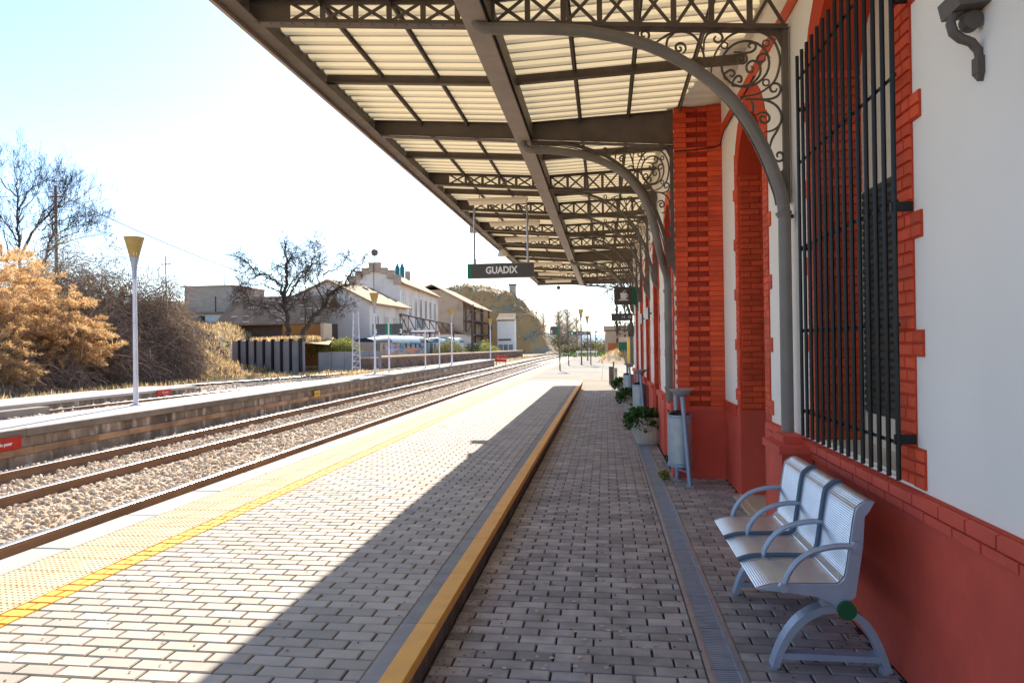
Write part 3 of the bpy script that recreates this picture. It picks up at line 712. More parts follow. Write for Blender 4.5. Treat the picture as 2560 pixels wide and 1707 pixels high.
SCR=[  # polylines in survey pixels
 [(545,490),(552,420),(590,320),(670,225),(760,180),(850,172),(950,200),(1020,265),(1056,370),(1050,460),(1020,550),(960,610),(880,655),(760,672)],
 [(60,300),(110,272),(180,225),(255,190),(350,185),(425,225),(475,310),(500,410),(515,450)],
 [(205,310),(205,270),(220,230),(260,200)],
 [(490,320),(492,250),(520,200),(570,180),(615,195),(630,235),(605,262),(575,255),(565,232),(582,215)],
 [(330,345),(350,320),(345,285),(315,268),(282,280),(275,310),(292,330),(315,322),(315,303),(300,298)],
 [(25,240),(55,240),(70,215),(60,185),(30,178),(10,195),(18,218),(38,214)],
 [(715,340),(770,338),(805,360),(812,395),(790,420),(760,418),(745,395),(760,375),(778,385)],
 [(715,335),(800,342),(855,330),(878,300),(870,270),(840,268),(825,290),(842,305)],
 [(655,545),(640,510),(670,480),(700,472),(722,495),(705,520),(685,508)],
 [(985,380),(950,350),(910,355),(888,385),(900,410),(940,402),(948,378)],
 [(700,590),(780,590),(860,565),(908,505),(910,445),(880,405),(835,408),(808,445),(822,485),(855,480),(862,452),(842,445)],
 [(700,590),(715,545),(745,515),(770,525),(768,560),(742,558)],
 [(800,690),(880,690),(980,690),(1040,665),(1062,620),(1050,580),(1010,572),(985,595),(995,630),(1025,632),(1035,610)],
 [(800,690),(900,690),(985,710),(1045,755),(1070,820),(1055,885),(1005,925),(942,940)],
 [(1068,850),(1040,920),(1000,990),(985,1050)],
 [(845,700),(860,740),(860,790)],[(880,815),(905,795),(950,790),(980,825),(970,860),(930,868),(910,840),(930,815),(952,830)],
 [(1018,1140),(1045,1158),(1078,1145),(1080,1110),(1058,1090),(1035,1105),(1042,1128)],
 [(400,400),(450,380),(490,400),(505,440)]]
def bracket(Y,first=False,pipe=False):
    xw=xwall(Y); sx=(xw-.06+.95)/(1.32+.95)
    fx=lambda x: -.95+(x+.95)*sx
    arc=[(-.86,4.075),(-.70,4.055),(-.26,4.02),(.066,3.945),(.39,3.83),(.707,3.632),(.956,3.395),(1.139,3.09),(1.27,2.75),(1.30,2.62)]
    b=MB()
    A=[(fx(x),z) for x,z in smooth2(arc,4)]
    b.tube([(x,Y,z) for x,z in A],.022,6); b.tube([(x-.03,Y,z-.028) for x,z in A[2:]],.009,4)
    # wall post and gusset
    xp=xw-.035
    b.box(xp-.02,xp+.022,Y-.025,Y+.025,2.60,zbot(xp)-.02); b.prism([(xp-.02,zbot(xp)-.03),(xp-.16,zbot(xp)-.03),(xp-.06,zbot(xp)-.07),(xp-.02,zbot(xp)-.16)],'y',Y-.006,Y+.006)
    b.prism([(xp-.02,2.86),(xp-.02,2.62),(xp-.07,2.62),(xp-.085,2.80)],'y',Y-.02,Y+.02)
    o=b.build('arched_bracket',m_iron,cp,smooth=True)
    s=MB()
    n=4 if Y>9 else 5
    c=XZ(800,425)
    s.tube([(fx(c[0]+.172*math.cos(t)),Y,c[1]+.170*math.sin(t)) for t in np.linspace(0,6.283,25)],.0095,n)
    for q in ((955,270),(955,565),(645,285)):
        c=XZ(*q); s.tube([(fx(c[0]+.024*math.cos(t)),Y,c[1]+.024*math.sin(t)) for t in np.linspace(0,6.283,9)],.007,n)
    for pl_ in SCR:
        q=[XZ(*p) for p in pl_]; q=smooth2(q,2 if Y>9 else 3)
        s.tube([(fx(x),Y,z) for x,z in q],[.0062+.0035*min(1,4*min(i,len(q)-1-i)/len(q)) for i in range(len(q))],n)
    s.build('scrollwork',m_iron,o,smooth=True)
    # corbel
    if not first:
        k=MB().prism([(xw,2.40),(xw-.02,2.40),(xw-.035,2.46),(xw-.09,2.53),(xw-.115,2.60),(xw-.10,2.62),(xw-.12,2.64),(xw-.12,2.70),(xw,2.70)],'y',Y-.055,Y+.055)
        k.build('corbel',m_iron,o)
    return o
for Y in FR:
    girder(Y,Y in PLATE); bracket(Y,first=(Y==5.37))
# mid-bay joists
for a,b_ in zip(FR[:-1],FR[1:]):
    Y=(a+b_)/2; xw=xwall(Y) if not(a<8.5<=b_ and False) else XW
    if 8.5<=a<20.75: xw=XF
    else: xw=XW
    j=MB()
    for xa,xb in ((XO+.02,XB-.08),(XB+.10,xw-.01)):
        j.obox((xa,Y,ztop(xa)-.045),(xb,Y,ztop(xb)-.045),.010,.085); j.obox((xa,Y,ztop(xa)-.09),(xb,Y,ztop(xb)-.09),.06,.010)
    j.build('joist',m_iron,cp)
# purlins between the frames
for a,b_ in zip(FR[:-1],FR[1:]):
    xw=XF if 8.5<=a<20.75 else XW
    for x in (-2.235,-1.65,-.26,.315,.90):
        if x<xw-.1:
            for u,v in ((a+.01,(a+b_)/2-.01),((a+b_)/2+.01,b_-.01)):
                MB().box(x-.022,x+.022,u,v,ztop(x)-.012,ztop(x)-.002).box(x-.005,x+.005,u,v,ztop(x)-.05,ztop(x)-.012).build('purlin',m_iron,cp)
# corrugated sheets: ribs run across the platform
def sheet_panel(x0,x1,y0,y1):
    p=.2; n=max(1,round((y1-y0)/p)); p=(y1-y0)/n; ys=[];zs=[]
    for i in range(n):
        for t,z in ((0,0),(.52,0),(.68,.042),(.84,.042)): ys.append(y0+(i+t)*p); zs.append(z)
    ys.append(y1); zs.append(0)
    b=MB(); vs=[]
    for x in (x0,x1):
        for y,z in zip(ys,zs): vs.append((x,y,ztop(x)+.012+z))
    k=len(ys); fs=[(i,i+1,k+i+1,k+i) for i in range(k-1)]
    b.add(vs,fs); me=b.mesh('ceiling_sheet',m_sheet,wl(cp),fix=False); link('ceiling_sheet',me,wl(cp),cp)
cuts=[FR[0]]+[v for a,b_ in zip(FR[:-1],FR[1:]) for v in ((a+b_)/2,b_)]
for a,b_ in zip(cuts[:-1],cuts[1:]):
    xw=XF if 8.49<a<20.7 else XW
    sheet_panel(XO-.03,XB,a,b_); sheet_panel(XB,xw-.005,a,b_)
for a,b_,xw in ((FR[0],8.46,XW),(8.47,20.75,XF),(20.76,FR[-1],XW)): MB().box(xw-.09,xw-.003,a,b_,ztop(xw)+.056,ztop(xw)+.075).build('light_leak_strip',m_iron,cp)  # added strip blocking daylight that leaks between ceiling sheets and wall
# valley gutter beam, edge fascia
MB().prism([(XB-.09,4.055),(XB+.085,4.055),(XB+.085,4.09),(XB+.075,4.09),(XB+.075,4.285),(XB-.08,4.285),(XB-.08,4.09),(XB-.09,4.09)],'y',FR[0],FR[-1]+.05).build('gutter_beam',m_gutter,cp)
MB().box(XB+.10,XB+.108,FR[0],FR[-1],4.10,4.283).build('gutter_beam_web',m_iron,cp)
MB().prism([(XO-.03,4.235),(XO+.10,4.235),(XO+.10,4.247),(XO-.018,4.247),(XO-.018,4.50),(XO-.03,4.50)],'y',FR[0],FR[-1]+.03).build('edge_channel',m_iron,cp)
yy=[FR[0]]+[8.5,14.5,20.75,FR[-1]+.06]
for a,b_ in zip(yy[:-1],yy[1:]): MB().prism([(XO-.032,4.20),(XO-.062,4.20),(XO-.085,4.23),(XO-.085,4.51),(XO-.075,4.51),(XO-.075,4.24),(XO-.032,4.235)],'y',a,b_-.01).build('fascia_strip',m_fascia,cp)
MB().box(XO-.03,XW-.01,FR[-1]+.02,FR[-1]+.03,4.12,4.50).build('end_fascia',m_iron,cp)
# downpipes: one down the wing wall, two round the corner of the centre block
P1=[(-.955,4.2),(-.945,4.07),(-.90,4.02),(-.839,4.005),(-.668,3.99),(-.264,3.954),(.066,3.887),(.39,3.772),(.707,3.573),(.956,3.336),(1.139,3.035),(1.262,2.707),(1.295,2.52),(1.297,2.3),(1.297,.93)]
q=smooth2(P1,4); b=MB().tube([(x,5.25,z) for x,z in q],.044,12)
b.tube([(1.275,5.25,2.535),(1.296,5.25,2.50)],.05,12); b.build('downpipe',m_arch,cp,smooth=True)
rz=MB()
for a in range(7): rz.sphere((1.335+.028*math.cos(a),5.3,2.50+.03*math.sin(a)),.014,6)
rz.tube([(1.34,5.3,2.80),(1.345,5.3,2.62),(1.335,5.3,2.50),(1.35,5.3,2.42)],.008,5); rz.build('rosette',m_iron,cp)
for Y in (8.42,20.68):
    P2=[(-.955,4.2),(-.95,4.03),(-.90,3.965),(-.80,3.945),(-.6,3.93),(-.25,3.86),(.05,3.74),(.30,3.56),(.48,3.30),(.58,3.02),(.63,2.80),(.665,2.66),(.71,2.52),(.755,2.40),(.77,2.28),(.77,2.0),(.77,.875)]
    q=smooth2(P2,3); yy=[Y if z>2.75 else Y+min(.30,(2.75-z)*.7) for x,z in q]
    b=MB().tube([(x,y,z) for (x,z),y in zip(q,yy)],.046,10)
    for z in (2.22,1.03): b.cyl((.77,yy[-1]),.056,z-.02,z+.02,10)
    b.build('downpipe',m_arch,cp,smooth=True)
# ================================================================ THINGS ON THE PLATFORM
def text_mesh(txt,size,mat,depth=.002,sx=1.0,bold=.0):
    cu=bpy.data.curves.new('lettering','FONT'); cu.body=txt; cu.size=size; cu.extrude=depth; cu.align_x='CENTER'; cu.align_y='CENTER'; cu.offset=bold; cu.resolution_u=3
    o=bpy.data.objects.new('tmp',cu); COL.objects.link(o); dg=bpy.context.evaluated_depsgraph_get(); dg.update()
    me=bpy.data.meshes.new_from_object(o.evaluated_get(dg)); me.name='lettering'
    COL.objects.unlink(o); bpy.data.objects.remove(o); bpy.data.curves.remove(cu)
    me.transform(Matrix.Diagonal((sx,1,1,1))); me.materials.clear(); me.materials.append(mat); return me
FACE_CAM=Matrix.Rotation(R(90),4,'X')                 # reads towards -y
FACE_TRACK=Matrix.Rotation(R(90),4,'Z')@FACE_CAM       # reads towards +x
def text(txt,size,loc,parent,mat=None,rot=FACE_CAM,sx=1,bold=0,name='lettering'):
    me=text_mesh(txt,size,mat or m_wht,.0015,sx,bold); me.transform(rot); return link(name,me,loc,parent)
# bench ------------------------------------------------------------
be=empty('bench',(1.0,4.0,0),'three seat perforated metal bench with curved armrests against the red dado','bench')
PAN=[(.678,.444),(.73,.462),(.781,.469),(.916,.474),(1.023,.476),(1.057,.495),(1.074,.534),(1.092,.653),(1.115,.801),(1.135,.836),(1.168,.858),(1.198,.857)]
UND=[(1.174,.812),(1.154,.788),(1.145,.648),(1.123,.508),(1.109,.423),(1.065,.387),(1.035,.382),(.949,.418),(.814,.434),(.73,.44)]
Y0,Y1=3.36,4.62; w3=(Y1-Y0)/3
crv=smooth2(PAN,5)
for i in range(3):
    a=Y0+i*w3+.012; b_=Y0+(i+1)*w3-.012; m_=MB(); pts=[]
    # ribbed sheet following the seat curve
    acc=0; rib=[]
    for k,p in enumerate(crv):
        if k: acc+=math.dist(p,crv[k-1])
        rib.append((p,acc))
    tot=acc; N_=150; sam=[]; k=0
    for j in range(N_+1):
        t=tot*j/N_
        while k<len(rib)-2 and rib[k+1][1]<t: k+=1
        (p,sa),(q,sb_)=rib[k],rib[k+1]; f=(t-sa)/max(sb_-sa,1e-6)
        x=p[0]+(q[0]-p[0])*f; z=p[1]+(q[1]-p[1])*f; d=Vector((q[0]-p[0],q[1]-p[1])).normalized()
        h=.0011*(1 if j%2 else -1); sam.append((x-d.y*h,z+d.x*h))
    vs=[];n=len(sam)
    for y in (a,b_):
        for x,z in sam: vs.append((x,y,z))
    for y in (a,b_):
        for x,z in sam: vs.append((x+.004,y,z-.006))
    fs=[(j,j+1,n+j+1,n+j) for j in range(n-1)]+[(2*n+j,3*n+j,3*n+j+1,2*n+j+1) for j in range(n-1)]+[(j,2*n+j,2*n+j+1,j+1) for j in range(n-1)]+[(n+j,n+j+1,3*n+j+1,3*n+j) for j in range(n-1)]
    fs+=[(0,n,3*n,2*n),(n-1,3*n-1,4*n-1,2*n-1)]
    link('seat_shell',m_.add(vs,fs).mesh('seat_shell',m_perf,wl(be)),wl(be),be)
top=smooth2(PAN,3)
def under(p): # lower edge matching
    return p
for y,full in ((Y0-.016,True),(Y1,True)):
    b=MB(); poly=top+UND; b.prism(poly,'y',y,y+.016); b.build('side_panel',m_benchp,be,smooth=True)
for y in (Y0+w3,Y0+2*w3):
    b=MB(); b.tube([(x-.006,y,z+.006) for x,z in top],.013,6); b.build('divider',m_benchd,be,smooth=True)
ARM=[(.794,.455),(.812,.512),(.845,.565),(.889,.606),(.939,.632),(1.019,.652),(1.10,.656)]
am=MB().tube([(x,0,z) for x,z in smooth2(ARM,4)],.0145,8).mesh('armrest',m_benchp,smooth=True)
for i,y in enumerate((Y0-.022,Y0+w3,Y0+2*w3,Y1+.022)): link('armrest',am,(0,y,0),be)
for x,z in ((.79,.462),(1.11,.657)):
    MB().tube([(x,Y0-.046,z),(x,Y0-.016,z)],.022,10).tube([(x,Y0-.050,z),(x,Y0-.044,z)],.010,8).build('bolt_boss',m_benchp,be)
MB().tube([(1.06,Y0-.04,.375),(1.06,Y1+.04,.375)],.036,12).build('support_tube',m_benchp,be,smooth=True)
for y in (Y0-.062,Y1+.040): MB().tube([(1.06,y,.375),(1.06,y+.022,.375)],.041,16).build('end_cap',m_knob,be)
LO=[(.775,.015),(.795,.075),(.830,.155),(.885,.235),(.95,.288),(1.02,.318),(1.09,.322),(1.16,.300),(1.225,.245),(1.275,.155),(1.305,.075),(1.325,.015)]
LI=[(.810,.015),(.828,.075),(.862,.145),(.912,.212),(.968,.258),(1.03,.284),(1.085,.287),(1.14,.268),(1.195,.222),(1.24,.145),(1.270,.075),(1.288,.015)]
for y in (3.50,4.50):
    b=MB(); b.strip(smooth2(LI,3),smooth2(LO,3),'y',y,y+.075); b.box(.815,1.285,y+.01,y+.06,.055,.085)
    b.prism([(1.01,.30),(1.11,.30),(1.10,.365),(1.02,.365)],'y',y+.005,y+.07)
    o=b.build('leg_frame',m_benchp,be,smooth=True)
    for x in (.793,1.306): MB().cyl((x,y+.037),.032,0,.016,12).build('foot_pad',m_steel,o)
# litter bins ------------------------------------------------------
bi=empty('litter_bin',(.86,8.05,0),'near grey steel litter bin with ashtray cone beside the brick pier','bin','steel litter bins with ashtrays along the wall')
MB().tube([(.905,7.88,0),(.875,7.93,.5),(.845,7.97,.985)],.026,10).build('front_post',m_binp,bi,smooth=True)
MB().tube([(.80,8.22,0),(.80,8.22,.99)],.026,10).build('rear_post',m_binp,bi,smooth=True)
MB().tube([(.893,7.91,.15),(.80,8.21,.13)],.012,6).tube([(.875,7.94,.62),(.80,8.2,.62)],.012,6).build('cross_bar',m_binp,bi)
c=(.825,8.08)
MB().lathe(c,[(.135,.20),(.135,.765),(.131,.765),(.131,.215),(0.001,.21)],22,cap=False).build('bin_body',m_bin,bi,smooth=True)
MB().lathe(c,[(.137,.20),(.143,.195),(.143,.23),(.137,.235)],22,cap=False).lathe(c,[(.136,.745),(.142,.75),(.142,.775),(.134,.775)],22,cap=False).build('bin_band',m_binp,bi,smooth=True)
b=MB()
for i in range(9): b.sphere((c[0]+random.uniform(-.09,.09),c[1]+random.uniform(-.09,.09),.775+random.uniform(-.02,.015)),.05,7,(1,1,.6))
b.build('bin_liner',m_bag,bi)
MB().lathe((.84,8.0),[(.02,.97),(.05,.98),(.135,1.055),(.137,1.065),(.125,1.062),(.05,1.0),(.001,.995)],18,cap=False).build('ashtray_cone',m_bin,bi,smooth=True)
MB().box(.87,.95,7.84,7.92,0,.012).box(.75,.85,8.17,8.27,0,.012).build('foot_plate',m_bin,bi)
dup(bi,(-.17,5.85,0),'second grey steel litter bin beyond the first planter, just past the downpipe')
dup(bi,(-.24,10.2,0),'farthest grey steel litter bin, half hidden behind the second planter')
# planters ---------------------------------------------------------
def leaves(name,cen,n,rx,ry,rz,size,mat,droop=.5,origin=None,parent=None,skirt=0):
    u=np.random.normal(size=(n,3)); u/=np.linalg.norm(u,axis=1)[:,None]; r=np.random.uniform(.25,1,(n,1))**.5
    P=u*r*np.array([rx,ry,rz])+np.array(cen); P[:,2]-=skirt*np.maximum(0,np.hypot(u[:,0],u[:,1])*r[:,0]-.55)*np.random.uniform(0,1,n)
    P[:,2]=np.maximum(P[:,2],.02+cen[2]-10)
    d=u+np.random.normal(size=(n,3))*.7; d[:,2]-=droop*.4; d/=np.linalg.norm(d,axis=1)[:,None]
    s=np.cross(d,np.random.normal(size=(n,3))); s/=np.linalg.norm(s,axis=1)[:,None]; L=size*np.random.uniform(.6,1.3,(n,1))
    nn=np.cross(d,s)
    V=np.stack([P-d*L*.5,P+s*L*.33+nn*L*.1,P+d*L*.5-nn*L*.1,P-s*L*.33+nn*L*.1],1).reshape(-1,3); F=np.arange(4*n).reshape(n,4)
    o=wl(parent) if parent else cen
    return link(name,npmesh(name,V,F,mat,o),o,parent)
pt=empty('planter',(.66,11.15,0),'fluted cement planter with a trailing green plant on the drain','planter','cement planters along the wall')
prof=[(.165,0),(.185,.03),(.215,.18),(.225,.36),(.245,.39),(.245,.43),(.205,.43),(.195,.36),(.001,.35)]
b=MB(); n_=40; vs=[]
for i,(r,z) in enumerate(prof):
    for j in range(n_):
        q=r*(1+(.022 if (j%2 and 0<i<4) else 0)); a=6.2832*j/n_; vs.append((.66+q*math.cos(a),11.15+q*math.sin(a),z))
b.add(vs,[(i*n_+j,i*n_+(j+1)%n_,(i+1)*n_+(j+1)%n_,(i+1)*n_+j) for i in range(len(prof)-1) for j in range(n_)])
b.build('pot',m_pot,pt); MB().cyl((.66,11.15),.2,.34,.37,16).build('soil',m_soil,pt)
leaves('foliage',(.57,11.10,.46),800,.31,.28,.13,.07,m_leaf,parent=pt,skirt=.55)
st_=MB()
for i in range(26):
    a=random.uniform(0,6.28); r=random.uniform(.1,.3); st_.tube([(.66,11.15,.36),(.66+r*.6*math.cos(a),11.15+r*.6*math.sin(a),.52),(.60+r*math.cos(a),11.13+r*math.sin(a),.45+random.uniform(-.12,.1))],.004,3)
st_.build('stems',m_leaf,pt)
dup(pt,(-.05,4.7,0),'second cement planter with leggy foliage beyond the second bin')
p3=dup(pt,(-.10,9.6,0),'farthest cement planter at the corner of the centre block')
# grey cabinet on a stub post at the end
cb=empty('grey_cabinet',(.26,25.6,0),'small grey cabinet on a stub post at the end of the brick paving','cabinet')
z0=.08
MB().box(.12,.30,25.5,25.7,.10,.72).box(.11,.31,25.49,25.71,.72,.75).build('cabinet_body',m_lampd,cb); MB().box(.31,.42,25.52,25.7,.1,.70).build('side_box',m_pot,cb); MB().cyl((.29,25.6),.025,.75,.92,8).build('stub_post',m_lampd,cb)
# wall lantern -------------------------------------------------------
wlt=empty('wall_lantern',(1.335,2.75,2.52),'dark iron wall lantern on a scrolled bracket, top of the white wall','lantern')
LX,LY=1.335,2.75
b=MB().tube([(XW-.005,LY,2.585),(1.372,LY,2.60),(1.368,LY,2.64),(1.345,LY,2.672),(1.310,LY,2.688),(1.284,LY,2.712),(1.275,LY,2.745),(1.283,LY,2.772),(1.31,LY,2.785)],[.013,.015,.016,.017,.018,.018,.017,.016,.014],8)
b.build('scroll_arm',m_iron,wlt,smooth=True)
MB().tube([(1.345,LY-.022,2.748),(1.345,LY+.022,2.748)],.034,14).build('scroll_boss',m_iron,wlt,smooth=True)
MB().prism([(1.262,2.84),(1.275,2.782),(1.42,2.79),(1.41,2.84)],'y',LY-.07,LY+.07).build('lantern_base',m_iron,wlt)
MB().lathe((LX,LY),[(.07,2.84),(.10,3.02),(.10,3.03)],6).build('lantern_glass',m_glass,wlt)
MB().lathe((LX,LY),[(.11,3.03),(.115,3.05),(.05,3.14),(.02,3.2),(.001,3.23)],6).build('lantern_roof',m_iron,wlt)
MB().box(1.355,XW,LY-.022,LY+.022,2.555,2.615).prism([(LY-.022,2.555),(LY+.022,2.555),(LY-.008,2.525)],'x',1.358,XW).build('wall_plate',m_iron,wlt)
# hanging station sign -----------------------------------------------
gs=empty('station_sign',(-1.96,13.2,2.88),'grey hanging station name sign reading GUADIX under the canopy','sign')
MB().box(-2.52,-1.325,13.16,13.26,2.88,3.135).build('sign_box',m_signg,gs)
MB().box(-2.605,-2.521,13.155,13.265,2.878,3.137).build('green_end',m_signgreen,gs)
MB().box(-2.605,-1.32,13.17,13.25,3.136,3.15).box(-2.605,-1.32,13.17,13.25,2.864,2.877).build('sign_edge',m_fascia,gs)
text('GUADIX',.185,(-1.945,13.157,3.01),gs,sx=.86,bold=.006)
for x in (-2.47,-1.44):
    MB().tube([(x,13.21,3.15),(x,13.21,4.22)],.019,8).cyl((x,13.21),.028,3.15,3.24,8).cyl((x,13.21),.03,4.14,4.2,8).build('hanger_rod',m_steel,gs)
# cafe sign + clock side sign
cf=empty('cafe_sign',(.5,17,2.5),'square grey sign with a white coffee cup and green edge on the wall','sign')
MB().box(.23,.665,16.98,17.06,2.515,2.935).build('sign_box',m_signg,cf); MB().box(.666,.765,16.978,17.062,2.513,2.937).build('green_end',m_signgreen,cf)
cup=MB(); yf=16.972
cup.prism([(.385,2.645),(.515,2.645),(.525,2.80),(.378,2.80)],'y',yf,yf+.007)
hd=[(.52+.042*math.cos(t),2.725+.05*math.sin(t)) for t in np.linspace(-1.5,1.5,8)]; hi=[(.518+.022*math.cos(t),2.725+.028*math.sin(t)) for t in np.linspace(-1.5,1.5,8)]
cup.strip(hi,hd,'y',yf,yf+.007); cup.prism([(.325,2.635),(.34,2.610),(.56,2.610),(.575,2.635)],'y',yf,yf+.007)
cup.prism([(.435,2.815),(.45,2.812),(.47,2.83),(.51,2.845),(.515,2.865),(.49,2.855),(.45,2.84)],'y',yf,yf+.007); cup.build('cup_symbol',m_wht,cf)
MB().box(.765,XF,17.0,17.04,2.86,2.88).box(.765,XF,17.0,17.04,2.57,2.59).build('bracket_arm',m_iron,cf)
ps=empty('platform_number_sign',(.45,18.3,2.2),'low dark sign with small white numerals hanging below the coffee cup sign','sign')
MB().box(.17,.72,18.26,18.32,2.17,2.355).build('sign_box',m_signg,ps); text('14',.10,(.47,18.257,2.26),ps); text('16',.10,(.63,18.257,2.26),ps)
MB().box(.72,XF,18.28,18.3,2.3,2.32).build('bracket_arm',m_iron,ps)
ck=empty('wall_clock',(.74,20.3,2.0),'dark round clock rim seen edge on at the far end of the wall','clock')
MB().lathe((.70,20.3),[(.19,1.90),(.20,1.92),(.20,2.0),(.19,2.02),(.165,2.02),(.165,1.90)],24,cap=False).build('clock_rim',m_iron,ck,smooth=True)
for ch_ in ck.children:
    ch_.data.transform(Matrix.Translation((0,0,-.04))@Matrix.Rotation(R(78),4,'Z')@Matrix.Rotation(R(90),4,'X')@Matrix.Translation((.04,0,.04)))
MB().box(.62,XF,20.31,20.33,2.14,2.17).build('bracket_arm',m_iron,ck)
# fluorescent fittings ------------------------------------------------
FL=[(12.3,'nearest'),(14.65,'second'),(16.95,'third'),(22.3,'fourth'),(25.45,'fifth'),(28.5,'farthest')]
ft=None
for y,w in FL:
    lab=w+' fluorescent batten light under the outer half of the canopy'
    if ft is None:
        ft=empty('fluorescent_light',(-1.86,12.3,4.13),lab,'light','fluorescent batten lights under the canopy')
        MB().box(-2.40,-1.33,12.23,12.37,4.155,4.205).build('fitting_tray',m_cream,ft); MB().prism([(12.24,4.155),(12.36,4.155),(12.34,4.105),(12.26,4.105)],'x',-2.38,-1.35).build('diffuser',m_tubeb,ft)
        MB().cyl((-2.2,12.3),.008,4.205,4.34,6).cyl((-1.5,12.3),.008,4.205,4.31,6).build('suspension_rod',m_iron,ft)
    else: dup(ft,(0,y-12.3,0),lab)
fl=empty('floodlight',(-2.98,18.5,4.2),'pale floodlight fixed to the outer edge of the canopy','floodlight')
MB().lathe((-2.72,18.6),[(.02,4.16),(.09,4.12),(.13,4.02),(.14,3.98),(.12,3.98),(.02,4.08)],12,cap=False).build('lamp_shade',m_cream,fl,smooth=True); MB().tube([(-2.72,18.6,4.14),(-2.8,18.6,4.22)],.015,6).build('arm',m_iron,fl)
bx_=MB().box(-3.2,-2.94,16.5,16.62,4.30,4.48); o_=bx_.build('edge_box',m_fascia); tag(o_,'small metal box jutting from the outer edge of the canopy fascia','junction box')
ls=empty('loudspeaker',(-1.95,29.98,3.98),'small horn loudspeaker hung from the far end of the canopy','loudspeaker')
MB().tube([(-1.95,29.9,4.0),(-1.95,30.02,3.98),(-1.95,30.1,3.96)],[.09,.05,.04],10).build('horn',m_lampd,ls,smooth=True); MB().cyl((-1.95,30.0),.012,4.0,4.2,6).build('stem',m_lampd,ls)
# ---------------------------------------------------------------- lamps and signs on the platforms
def lamp(x,y,z,h,label,pole,group):
    t=empty('platform_lamp',(x,y,z),label,'lamp post',group); H_=h
    MB().tube([(x,y,z),(x,y,z+.03),(x,y,z+.6),(x,y,z+H_-.86)],[.085,.055,.047,.040],10).build('pole',pole,t,smooth=True)
    MB().lathe((x,y),[(.040,z+H_-.87),(.045,z+H_-.72),(.062,z+H_-.58),(.095,z+H_-.42)],12).build('neck',pole if pole is m_lampd else m_benchp,t,smooth=True)
    MB().lathe((x,y),[(.092,z+H_-.419),(.195,z+H_-.02),(.205,z+H_-.015),(.205,z+H_),(.19,z+H_),(.088,z+H_-.40)],16,cap=False).build('lamp_cone',m_lampc,t,smooth=True)
    MB().lathe((x,y),[(.07,z+H_-.415),(.096,z+H_-.40),(.115,z+H_-.33),(.06,z+H_-.30),(.001,z+H_-.29)],12).build('reflector',m_lampcore,t,smooth=True)
    MB().cyl((x,y),.11,z,z+.02,10).build('base_plate',pole,t); return t
ILG='white cone lamps on the island platform'
lamp(-9.776,13.449,.43,3.52,'nearest tall white lamp post with a flared cone head on the island platform',m_lampw,ILG)
lamp(-9.745,28.7,.43,3.44,'second white cone lamp post, in front of the whitewashed warehouse',m_lampw,ILG)
lamp(-9.45,42.4,.43,3.44,'third white cone lamp post, in front of the blue-ended coaches',m_lampw,ILG)
lamp(-9.35,56.5,.43,3.3,'farthest white cone lamp post, in front of the ochre cliff',m_lampw,ILG)
lamp(-1.605,47.39,.15,3.76,'nearer dark cone lamp post rising behind the direction sign',m_lampd,'dark cone lamps at the platform end')
lamp(-1.482,59.2,.15,3.76,'farther dark cone lamp post at the platform end',m_lampd,'dark cone lamps at the platform end')
def post(x,y,z0,z1,parent,name='post'):
    o=MB().tube([(x,y,z0),(x,y,z1)],.038,8).cyl((x,y),.09,z0,z0+.03,8,r2=.05).build(name,m_lampd if z0<.3 else m_lampw,parent,smooth=True)
s=empty('track_number_sign',(-2.41,37.2,.15),'dark track sign with a white numeral 1 on a post near the canopy end','sign','track number signs')
post(-2.41,37.2,.15,2.54,s); MB().box(-2.90,-2.55,37.17,37.23,2.09,2.525).build('sign_box',m_signg,s); MB().box(-2.549,-2.455,37.168,37.232,2.088,2.527).build('green_end',m_signgreen,s); text('1',.24,(-2.82,37.166,2.23),s,bold=.008)
s=empty('direction_sign',(-1.67,45.9,.15),'low direction sign on two dark posts with a white arrow to tracks 3-5','sign')
post(-2.40,45.94,.15,2.42,s); post(-.95,45.94,.15,2.42,s)
MB().box(-2.0,-1.0,45.9,45.96,2.16,2.39).build('sign_box',m_signg,s); MB().box(-2.30,-2.001,45.898,45.962,2.158,2.392).build('green_end',m_signgreen,s)
MB().prism([(-2.18,2.19),(-2.12,2.19),(-2.12,2.28),(-2.08,2.28),(-2.15,2.36),(-2.22,2.28),(-2.18,2.28)],'y',45.89,45.897).build('arrow_symbol',m_wht,s)
text('A  3-5 vías',.15,(-1.52,45.895,2.27),s); MB().obox((-2.36,45.94,2.3),(-2.30,45.94,2.3),.03,.03).box(-1.0,-.95,45.92,45.95,2.2,2.35).build('sign_fixing',m_lampd,s)
s=empty('track_number_sign',(-9.63,30.3,.43),'pair of dark track boards numbered 5 and 3 on one white post','sign','track number signs')
post(-9.63,30.3,.43,2.66,s)
for sgn,t,xs in ((-1,'5',(-10.38,-9.80)),(1,'3',(-9.46,-8.98))):
    MB().box(xs[0],xs[1],30.27,30.33,2.12,2.60).build('sign_box',m_signg,s)
    a_,b2=((-9.799,-9.68) if sgn<0 else (-9.58,-9.461)); MB().box(a_,b2,30.268,30.332,2.118,2.602).build('green_end',m_signgreen,s)
    text(t,.26,((-10.22 if sgn<0 else -9.06),30.266,2.25),s,bold=.008)
s=empty('station_board',(-9.0,36.4,.43),'long white topped board on two slim posts on the island platform','sign')
post(-9.35,35.6,.43,2.32,s); post(-9.05,37.5,.43,2.34,s); MB().box(-10.3,-9.0,36.3,36.37,2.34,2.43).build('sign_board',m_wht,s); MB().box(-10.3,-9.0,36.371,36.40,2.33,2.44).build('board_back',m_signg,s)
